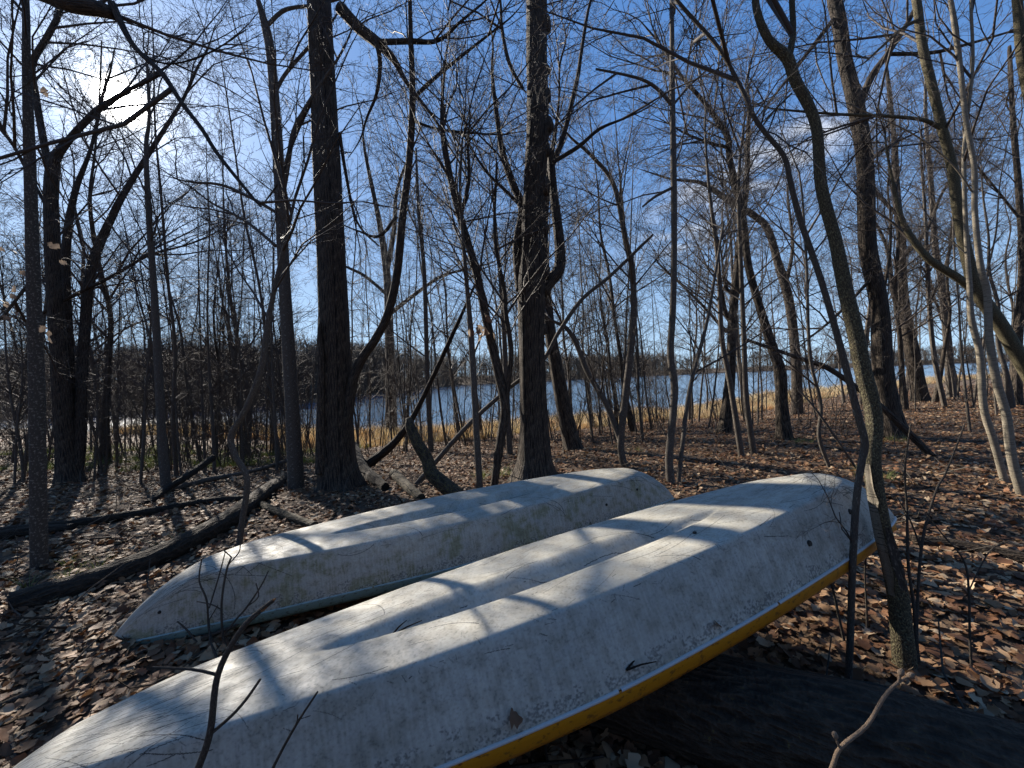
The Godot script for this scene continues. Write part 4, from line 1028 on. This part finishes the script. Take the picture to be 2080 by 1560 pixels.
	for n in TWIGS.size():
		var d: Array = TWIGS[n]
		var s0: Array = d[3][0]
		var base := Vector3(s0[0][0], s0[0][1], s0[0][2])
		var o := thing(d[0], base, d[1], "twig" if d[0].ends_with("twig") else "shrub")
		for k in d[3].size():
			var st: Array = d[3][k]
			var mb := MB.new()
			if k == 0:   # reach the ground below
				var gy := ground_y(st[0][0], st[0][2])
				if st[0][1] > gy:
					st = st.duplicate()
					st.push_front([st[0][0] - (st[1][0] - st[0][0]) * 0.3, gy - 0.03, st[0][2] + 0.06, st[0][3] * 1.15])
			var c := catmull(shifted(st, base), 0.02)
			tube(mb, c[0], c[1], 10, st[0][3] * 0.16, 0.12)
			renormal(mb)
			part("stem" if k == 0 else "side_twig", mb.done(), M.pale_twig if d[2] == "pale_twig" else M.smooth, o)
			if d[0] == "broken_twig" and k == 0:
				var z: Array = st[st.size() - 1]; var y: Array = st[st.size() - 2]
				var tm := MB.new()
				var A := Vector3(y[0], y[1], y[2]) - base; var B := Vector3(z[0], z[1], z[2]) - base
				tube(tm, PackedVector3Array([A.lerp(B, 0.25), A.lerp(B, 0.6) + Vector3(0.001, 0.001, 0), A.lerp(B, 1.15)]), PackedFloat32Array([y[3] * 1.05, lerpf(y[3], z[3], 0.6) * 1.12, 0.0008]), 9, 0.0006)
				renormal(tm)
				part("snapped_tip", tm.done(), M.snapped, o)
			if d[2] == "pale_twig":
				var b := SphereMesh.new(); b.radius = 0.006; b.height = 0.018; b.radial_segments = 8; b.rings = 5
				var e := part("bud", b, M.pale_twig, o)
				var z: Array = st[st.size() - 1]; var y: Array = st[st.size() - 2]
				var dir := Vector3(z[0] - y[0], z[1] - y[1], z[2] - y[2]).normalized()
				e.transform = Transform3D(Basis(Quaternion(Vector3.UP, dir)), Vector3(z[0], z[1], z[2]) - base + dir * 0.005)

func filler() -> void:
	var brush: Node3D
	var r := RandomNumberGenerator.new(); r.seed = 4242
	var sap_h := PackedFloat32Array(); var yt_h := PackedFloat32Array()
	var sap_s: Array[ArrayMesh] = []; var sap_t: Array[ArrayMesh] = []
	for k in 8:
		var a := MB.new(); var b := MB.new()
		var h := r.randf_range(4.2, 8.0)
		sap_h.append(h)
		var p := []
		var q := Vector3(0, -0.12, 0)
		var lean := Vector3(r.randf_range(-0.12, 0.08), 0, r.randf_range(-0.08, 0.08))
		for i in 8:
			p.append([q.x, q.y, q.z, lerpf(0.0034 * h + 0.003, 0.003, pow(i / 7.0, 1.35))])
			q += Vector3(0, h / 7.0, 0) + (lean + wander(r, 0.06) * Vector3(1, 0, 1)) * h / 7.0
		var c := catmull(p, 0.2)
		tube(a, c[0], c[1], 7, 0.002, 0.3)
		renormal(a)
		var cp: PackedVector3Array = c[0]; var cr: PackedFloat32Array = c[1]
		for i in 26:
			var j := r.randi_range(int(cp.size() * 0.12), cp.size() - 2)
			var az := r.randf() * TAU
			grow(b, cp[j], Vector3(cos(az), r.randf_range(0.3, 1.3), sin(az)), r.randf_range(0.5, 1.25), minf(cr[j] * 0.6, 0.009), 2, [4, 6], r, 0.03, 0.0017)
		sap_s.append(a.done()); sap_t.append(b.done())
	var yt_s: Array[ArrayMesh] = []; var yt_t: Array[ArrayMesh] = []
	for k in 6:
		var a := MB.new(); var b := MB.new()
		var h := r.randf_range(8.0, 12.0)
		yt_h.append(h)
		var p := []
		var q := Vector3(0, -0.15, 0)
		var lean := Vector3(r.randf_range(-0.16, 0.06), 0, r.randf_range(-0.1, 0.1))
		for i in 9:
			p.append([q.x, q.y, q.z, lerpf(0.0085 * h, 0.006, pow(i / 8.0, 0.8))])
			q += Vector3(0, h / 8.0, 0) + (lean + wander(r, 0.13) * Vector3(1, 0, 1)) * h / 8.0
		p[0][3] *= 1.35
		var c := catmull(p, 0.15)
		tube(a, c[0], c[1], 14, 0.006, 0.4)
		renormal(a)
		var cp: PackedVector3Array = c[0]; var cr: PackedFloat32Array = c[1]
		for i in 22:
			var j := r.randi_range(int(cp.size() * 0.26), cp.size() - 2)
			var az := r.randf() * TAU
			grow(b, cp[j], Vector3(cos(az), r.randf_range(0.4, 1.5), sin(az)), r.randf_range(1.3, 3.0) * (1.2 - 0.6 * j / cp.size()), minf(cr[j] * 0.55, 0.035), 3, [4, 6, 8], r, 0.05, 0.0022)
		yt_s.append(a.done()); yt_t.append(b.done())
	# [px range as bearing slope, depth range, how many saplings, how many young trees, label words]
	var zones := [
		[-1.55, -0.50, 6.6, 17.0, 165, 9, "in the thicket round the three-stemmed tree", "thicket"],
		[-0.44, 0.40, 8.5, 17.0, 80, 8, "on the bank between big furrowed trunk and curved sapling", "bank"],
		[0.30, 1.55, 6.8, 22.0, 55, 18, "in the open wood behind the yellow-rimmed canoe", "open wood"]]
	var sap0: Array[Node3D] = []; var yt0: Array[Node3D] = []
	for k in 8:
		var o := Node3D.new(); part("stem", sap_s[k], M.smooth, o); part("twigs", sap_t[k], M.twig, o).set_meta("kind", "stuff"); sap0.append(o)
	for k in 6:
		var o := Node3D.new(); part("trunk", yt_s[k], M.rough if k % 2 else M.smooth, o); part("crown", yt_t[k], M.twig, o).set_meta("kind", "stuff"); yt0.append(o)
	for zn in zones:
		for kind in 2:
			var made := 0
			var tries := 0
			while made < zn[4 + kind] and tries < 4000:
				tries += 1
				var s := r.randf_range(zn[0], zn[1])
				var dep: float = lerpf(zn[2] + (2.5 if kind else 0.0), zn[3], pow(r.randf(), 0.8))
				var x := s * dep
				var u := -dep - shore_z(x)
				if u < (2.0 if kind else 1.0): continue
				var src := sap0[made % 8] if kind == 0 else yt0[made % 6]
				var o: Node3D = src.duplicate()
				o.name = numbered("sapling" if kind == 0 else "young_tree")
				add_child(o)
				o.position = Vector3(x, ground_y(x, -dep), -dep)
				o.rotation.y = r.randf() * TAU if made % 3 else r.randf_range(-0.5, 0.5)
				var sc := r.randf_range(0.75, 1.25)
				o.scale = Vector3(sc, sc, sc)
				var by := ""
				var best := 1e9
				for t in TREES:
					var dd := Vector2(t[5][0][0] - x, t[5][0][2] + dep).length()
					if dd < best: best = dd; by = t[0].replace("_", " ")
				var tall: float = (sap_h[made % 8] if kind == 0 else yt_h[made % 6]) * sc
				var how: String = ("tall " if tall > 6.1 else "short ") if kind == 0 else ("tall " if tall > 10.0 else "low ")
				tag(o, how + ("thin bare sapling near the " if kind == 0 else "branching young tree near the ") + by, "sapling" if kind == 0 else "tree", how + ("saplings near the " if kind == 0 else "young trees near the ") + by)
				made += 1
	# low brush of many thin upright shoots along the bank and through the thicket
	for v in 3:
		var bm := MB.new()
		var br := RandomNumberGenerator.new(); br.seed = 640 + v
		for k in 7:
			var a := br.randf() * TAU
			var o0 := Vector3(cos(a), 0, sin(a)) * br.randf() * 0.45 - Vector3(0, 0.05, 0)
			grow(bm, o0, Vector3(cos(a) * 0.12, 1.0, sin(a) * 0.12), br.randf_range(0.8, 2.6), br.randf_range(0.006, 0.012), 2, [2, 4], br, 0.12, 0.0016)
		var bs := []
		for k in 54:
			var zn: Array = zones[[0, 0, 1, 0, 2, 1, 0, 1, 2][k % 9]]
			var dep := r.randf_range(zn[2] + 0.6, zn[3])
			var x := r.randf_range(zn[0], zn[1]) * dep
			if -dep - shore_z(x) < 1.2: continue
			var sc := r.randf_range(0.7, 1.35)
			bs.append(Transform3D(Basis(Vector3.UP, r.randf() * TAU).scaled(Vector3(sc, sc, sc)), Vector3(x, ground_y(x, -dep), -dep)))
		if v == 0:
			brush = thing("undergrowth_brush", Vector3.ZERO, "thin tangled bare brush growing between the trunks and the shore", "brush")
			brush.set_meta("kind", "stuff")
		crowd("shoots", bm.done(), M.twig, bs, PackedColorArray(), brush)
	# unseen trees added on the rise behind the camera to dim the skylight
	for k in 30:
		var x := r.randf_range(-17.0, 17.0)
		var z := r.randf_range(3.5, 17.0)
		var o: Node3D = yt0[k % 6].duplicate()
		o.name = numbered("young_tree")
		add_child(o)
		o.position = Vector3(x, ground_y(x, z), z)
		o.rotation.y = r.randf() * TAU
		var sc := r.randf_range(1.0, 1.5)
		o.scale = Vector3(sc, sc, sc)
		tag(o, "unseen bare tree added on the slope behind to dim the skylight", "tree", "unseen trees added on the slope behind")
	for o in sap0: o.free()
	for o in yt0: o.free()

# ---------------------------------------------------------------- leaves, reeds, twigs on the ground
var leaves: Array[ArrayMesh] = []

func make_leaves() -> void:
	var shapes := [
		[0.10, 0.34, 0.22, 0.44, 0.26, 0.34, 0.0], [0.06, 0.22, 0.36, 0.42, 0.36, 0.20, 0.0],
		[0.12, 0.50, 0.28, 0.56, 0.30, 0.18, 0.0], [0.05, 0.26, 0.16, 0.36, 0.22, 0.30, 0.0],
		[0.08, 0.30, 0.42, 0.30, 0.40, 0.16, 0.0], [0.06, 0.18, 0.30, 0.34, 0.28, 0.14, 0.0]]
	for k in 12:
		var r := RandomNumberGenerator.new(); r.seed = 60 + k
		var mb := MB.new()
		var sh: Array = shapes[k % 6]
		var curl := r.randf_range(-0.5, 1.3)
		var bend := r.randf_range(-0.7, 0.7)
		var twist := r.randf_range(-0.5, 0.5)
		for i in 7:
			var t := i / 6.0 - 0.5
			for j in 5:
				var f := (j - 2) * 0.5
				var w: float = sh[i] * (1.0 + r.randf_range(-0.15, 0.15))
				var x := f * w
				var dy := (0.06 if absf(f) == 1.0 and i % 2 == 1 else 0.0)
				var y := bend * t * t * 0.9 + curl * x * x * 1.3 + twist * x * t + r.randf_range(-0.025, 0.025) - absf(f) * 0.02
				mb.v.append(Vector3(x, y, t + dy)); mb.n.append(Vector3.UP); mb.col.append(Color.WHITE)
		for i in 6:
			for j in 4:
				var a := i * 5 + j
				mb.tri(a, a + 1, a + 5); mb.tri(a + 1, a + 6, a + 5)
		renormal(mb)
		leaves.append(mb.done())

const TINTS := [[0.22, 0.128, 0.068], [0.31, 0.20, 0.115], [0.155, 0.078, 0.04], [0.34, 0.25, 0.16], [0.095, 0.046, 0.025], [0.175, 0.085, 0.044], [0.25, 0.148, 0.08], [0.125, 0.066, 0.036]]

func litter() -> void:
	for k in TINTS.size():
		var m: StandardMaterial3D = M.leaf.duplicate()
		m.vertex_color_use_as_albedo = false
		m.albedo_color = lin(TINTS[k][0], TINTS[k][1], TINTS[k][2])
		M["leaf_%d" % k] = m
	make_leaves()
	var r := RandomNumberGenerator.new(); r.seed = 99
	var spots := []
	var cols: Array[PackedColorArray] = []
	for k in 12: spots.append([]); cols.append(PackedColorArray())
	var n := 0
	for k in 165000:
		# even in the ground near the camera, sparser away
		var dep := 0.35 + 26.0 * pow(r.randf(), 2.0)
		var x := r.randf_range(-1.6, 1.6) * (dep + 0.5)
		if r.randf() > (dep + 0.5) / (4.0 + dep * 0.72): continue
		var z := -dep
		var u := z - shore_z(x)
		if u < (3.2 if x < -7.0 else 4.6) + 2.5 * relief.get_noise_2d(x * 20.0, z * 20.0): continue
		if relief.get_noise_2d(x * 60.0, z * 60.0) < -0.45 and r.randf() < 0.6: continue
		var s := r.randf_range(0.034, 0.075) * (1.0 + 0.012 * dep)
		var tilt := absf(r.randfn(0.0, 0.42))
		var b := Basis(Vector3.UP, r.randf() * TAU) * Basis(Vector3.RIGHT, tilt if r.randf() < 0.8 else PI - tilt) * Basis(Vector3.UP, r.randf() * TAU)
		var t: Array = TINTS[r.randi() % TINTS.size()]
		var g := r.randf_range(0.7, 1.2)
		spots[n % 12].append(Transform3D(b.scaled(Vector3(s, s, s)), Vector3(x, ground_y(x, z) + r.randf_range(0.006, 0.035), z)))
		cols[n % 12].append(Color(t[0] * g, t[1] * g, t[2] * g))
		n += 1
	print("leaves ", n)
	var o := thing("leaf_litter", Vector3.ZERO, "dry brown fallen leaves covering the forest floor", "leaves")
	o.set_meta("kind", "stuff")
	for k in 12: crowd("leaves", leaves[k], M.leaf, spots[k], cols[k], o)
	# the largest leaves, lying on top one by one
	var g0 := get_node("ground")
	var open := [[1.95, 4.2, -3.6, -1.2, 150], [-2.7, -1.25, -2.7, -1.1, 90], [-1.1, 0.6, -2.25, -1.9, 30], [0.9, 2.6, -1.25, -0.75, 30]]
	for a in open:
		for k in a[4]:
			var x := r.randf_range(a[0], a[1]); var z := r.randf_range(a[2], a[3])
			var e := part("leaf", leaves[r.randi() % 12], M["leaf_%d" % (r.randi() % 8)], g0)
			var s := r.randf_range(0.05, 0.09)
			var b := Basis(Vector3.UP, r.randf() * TAU) * Basis(Vector3.RIGHT, r.randfn(0.0, 0.3)) * Basis(Vector3.UP, r.randf() * TAU)
			e.transform = Transform3D(b.scaled(Vector3(s, s, s)), Vector3(x, ground_y(x, z) + r.randf_range(0.03, 0.05), z))
	# sticks among the leaves
	var st := []
	for k in 750:
		var dep := 0.8 + 11.0 * r.randf()
		var x := r.randf_range(-1.5, 1.5) * dep
		if -dep - shore_z(x) < 6.0: continue
		var s := r.randf_range(0.12, 0.42)
		var b := Basis(Vector3.UP, r.randf() * TAU) * Basis(Vector3.RIGHT, PI / 2 + r.randfn(0.0, 0.05)) * Basis(Vector3.UP, r.randf() * TAU)
		st.append(Transform3D(b.scaled(Vector3(s, s * 1.3, s)), Vector3(x, ground_y(x, -dep) + 0.03, -dep)))
	var rr := RandomNumberGenerator.new(); rr.seed = 12
	var mb := MB.new()
	grow(mb, Vector3(0, -0.6, 0), Vector3(0, 1, 0), 1.3, 0.026, 0, [], rr, 0.0, 0.008)
	var stick := crowd("fallen_sticks", mb.done(), M.smooth, st, PackedColorArray(), self)
	tag(stick, "small broken sticks scattered among the fallen leaves", "sticks")
	reeds(r)

func clump(r: RandomNumberGenerator, blades: int, spread: float, droop: float) -> ArrayMesh:
	var mb := MB.new()
	for k in blades:
		var a := r.randf() * TAU
		var o := Vector3(cos(a), 0, sin(a)) * r.randf() * spread
		var d := Vector3(cos(a), 0, sin(a))
		a += r.randf_range(-1.5, 1.5)
		var sd := Vector3(-sin(a), 0, cos(a))
		var h := r.randf_range(0.55, 1.0)
		var w := r.randf_range(0.006, 0.012)
		var dr := r.randf_range(0.1, 1.0) * droop
		var first := mb.v.size()
		for i in 4:
			var t := i / 3.0
			var p := o + Vector3(0, h * t * (1.0 - 0.25 * dr * t), 0) + d * dr * t * t * h * 0.6
			for e in [-1.0, 1.0]:
				mb.v.append(p + sd * e * w * (1.0 - t * 0.85)); mb.n.append(d); mb.col.append(Color.WHITE)
		for i in 3:
			var b := first + i * 2
			mb.tri(b, b + 1, b + 2); mb.tri(b + 1, b + 3, b + 2)
	renormal(mb)
	return mb.done()

func reeds(r: RandomNumberGenerator) -> void:
	var mesh := clump(r, 26, 0.16, 1.0)
	var spots := []; var cols := PackedColorArray()
	for k in 15000:
		var x := r.randf_range(-26.0, 22.0) if k % 4 else r.randf_range(20.0, 75.0)
		var u := 7.6 * pow(r.randf(), 0.9) - 0.9
		var edge := 6.2 + 2.0 * relief.get_noise_2d(x * 9.0, 3.0)
		if x < -9.0: edge = 3.2
		if u > edge: continue
		if u > 3.0 and relief.get_noise_2d(x * 18.0, u * 18.0) < -0.15: continue
		var z := shore_z(x) + u
		var h := r.randf_range(0.22, 0.72) * (1.0 if u < 3.5 else 0.75) * (1.0 + 0.55 * relief.get_noise_2d(x * 14.0, u * 20.0))
		if x > 20.0: h *= 1.3
		spots.append(Transform3D(Basis(Vector3.UP, r.randf() * TAU).scaled(Vector3(h * 1.3, h, h * 1.3)), Vector3(x, maxf(land(x, z), WATER - 0.1) - 0.02, z)))
		var g := r.randf_range(0.6, 1.2)
		var rust := clampf(0.5 + 1.3 * relief.get_noise_2d(x * 11.0, u * 26.0 + 70.0) + r.randf_range(-0.35, 0.35) - 0.4, 0.0, 1.0)
		cols.append(Color(0.52 * g, 0.42 * g, 0.25 * g).lerp(Color(0.38 * g, 0.19 * g, 0.07 * g), rust))
	var o := crowd("shore_reeds", mesh, M.reed, spots, cols, self)
	tag(o, "golden dry reeds and grass along the near waterline", "reeds")
	var low := clump(r, 16, 0.14, 1.0)
	spots = []; cols = PackedColorArray()
	for k in 2600:
		var x := r.randf_range(-16.0, -4.5)
		var z := r.randf_range(-15.5, -8.5)
		if relief.get_noise_2d(x * 16.0 + 40.0, z * 16.0) < 0.02: continue
		var h := r.randf_range(0.12, 0.30)
		spots.append(Transform3D(Basis(Vector3.UP, r.randf() * TAU).scaled(Vector3(h * 2.2, h, h * 2.2)), Vector3(x, ground_y(x, z) - 0.01, z)))
		var g := r.randf_range(0.7, 1.2)
		cols.append(Color(0.13 * g, 0.17 * g, 0.03 * g))
	for c in [[-0.6, -5.9], [-0.2, -6.0], [0.05, -5.75], [2.3, -7.6], [5.6, -7.4], [7.2, -7.2], [-3.6, -3.1], [-3.2, -3.6], [4.6, -4.9]]:
		for k in 9:
			var x: float = c[0] + r.randfn(0, 0.14); var z: float = c[1] + r.randfn(0, 0.14)
			var h := r.randf_range(0.08, 0.2)
			spots.append(Transform3D(Basis(Vector3.UP, r.randf() * TAU).scaled(Vector3(h * 2, h, h * 2)), Vector3(x, ground_y(x, z) - 0.01, z)))
			cols.append(Color(0.14, 0.17, 0.04))
	var go := crowd("green_grass", low, M.reed, spots, cols, self)
	tag(go, "patches of short green grass under the thicket", "grass")

func _ready() -> void:
	# camera, sky, sun, exposure
	var cam := Camera3D.new()
	cam.name = "camera"
	add_child(cam)
	cam.position = Vector3(0, 1.45, 0)
	cam.basis = Basis(Vector3.RIGHT, deg_to_rad(-0.84)) * Basis(Vector3(0, 0, 1), deg_to_rad(-2.2))
	cam.fov = 89.7
	cam.near = 0.05
	cam.far = 3000.0
	cam.current = true
	var sun_dir := Vector3(-0.615, 0.4726, -0.6312).normalized()
	var env := Environment.new()
	env.background_mode = Environment.BG_SKY
	env.sky = make_sky(sun_dir)
	env.tonemap_mode = Environment.TONE_MAPPER_LINEAR
	env.tonemap_exposure = 2.75
	env.sdfgi_enabled = true
	env.ssao_enabled = true
	env.ssil_enabled = true
	var we := WorldEnvironment.new()
	we.environment = env
	add_child(we)
	var sun := DirectionalLight3D.new()
	sun.name = "sun"
	add_child(sun)
	sun.look_at_from_position(sun_dir * 50.0, Vector3.ZERO, Vector3.UP)
	sun.light_color = Color(1.0, 0.965, 0.91)
	sun.light_energy = 1.6
	sun.light_angular_distance = 0.53
	sun.shadow_enabled = true
	relief.seed = 5; relief.frequency = 0.03; relief.fractal_octaves = 3
	lumps.seed = 9; lumps.frequency = 0.05; lumps.fractal_octaves = 3
	R.seed = 17
	var t0 := Time.get_ticks_msec()
	make_materials()
	print("materials ", Time.get_ticks_msec() - t0)
	setting()
	far_woods()
	print("setting ", Time.get_ticks_msec() - t0)
	make_sprays()
	litter()
	canoes()
	print("litter ", Time.get_ticks_msec() - t0)
	traced_trees()
	print("trees ", Time.get_ticks_msec() - t0)
	filler()
	print("filler ", Time.get_ticks_msec() - t0)
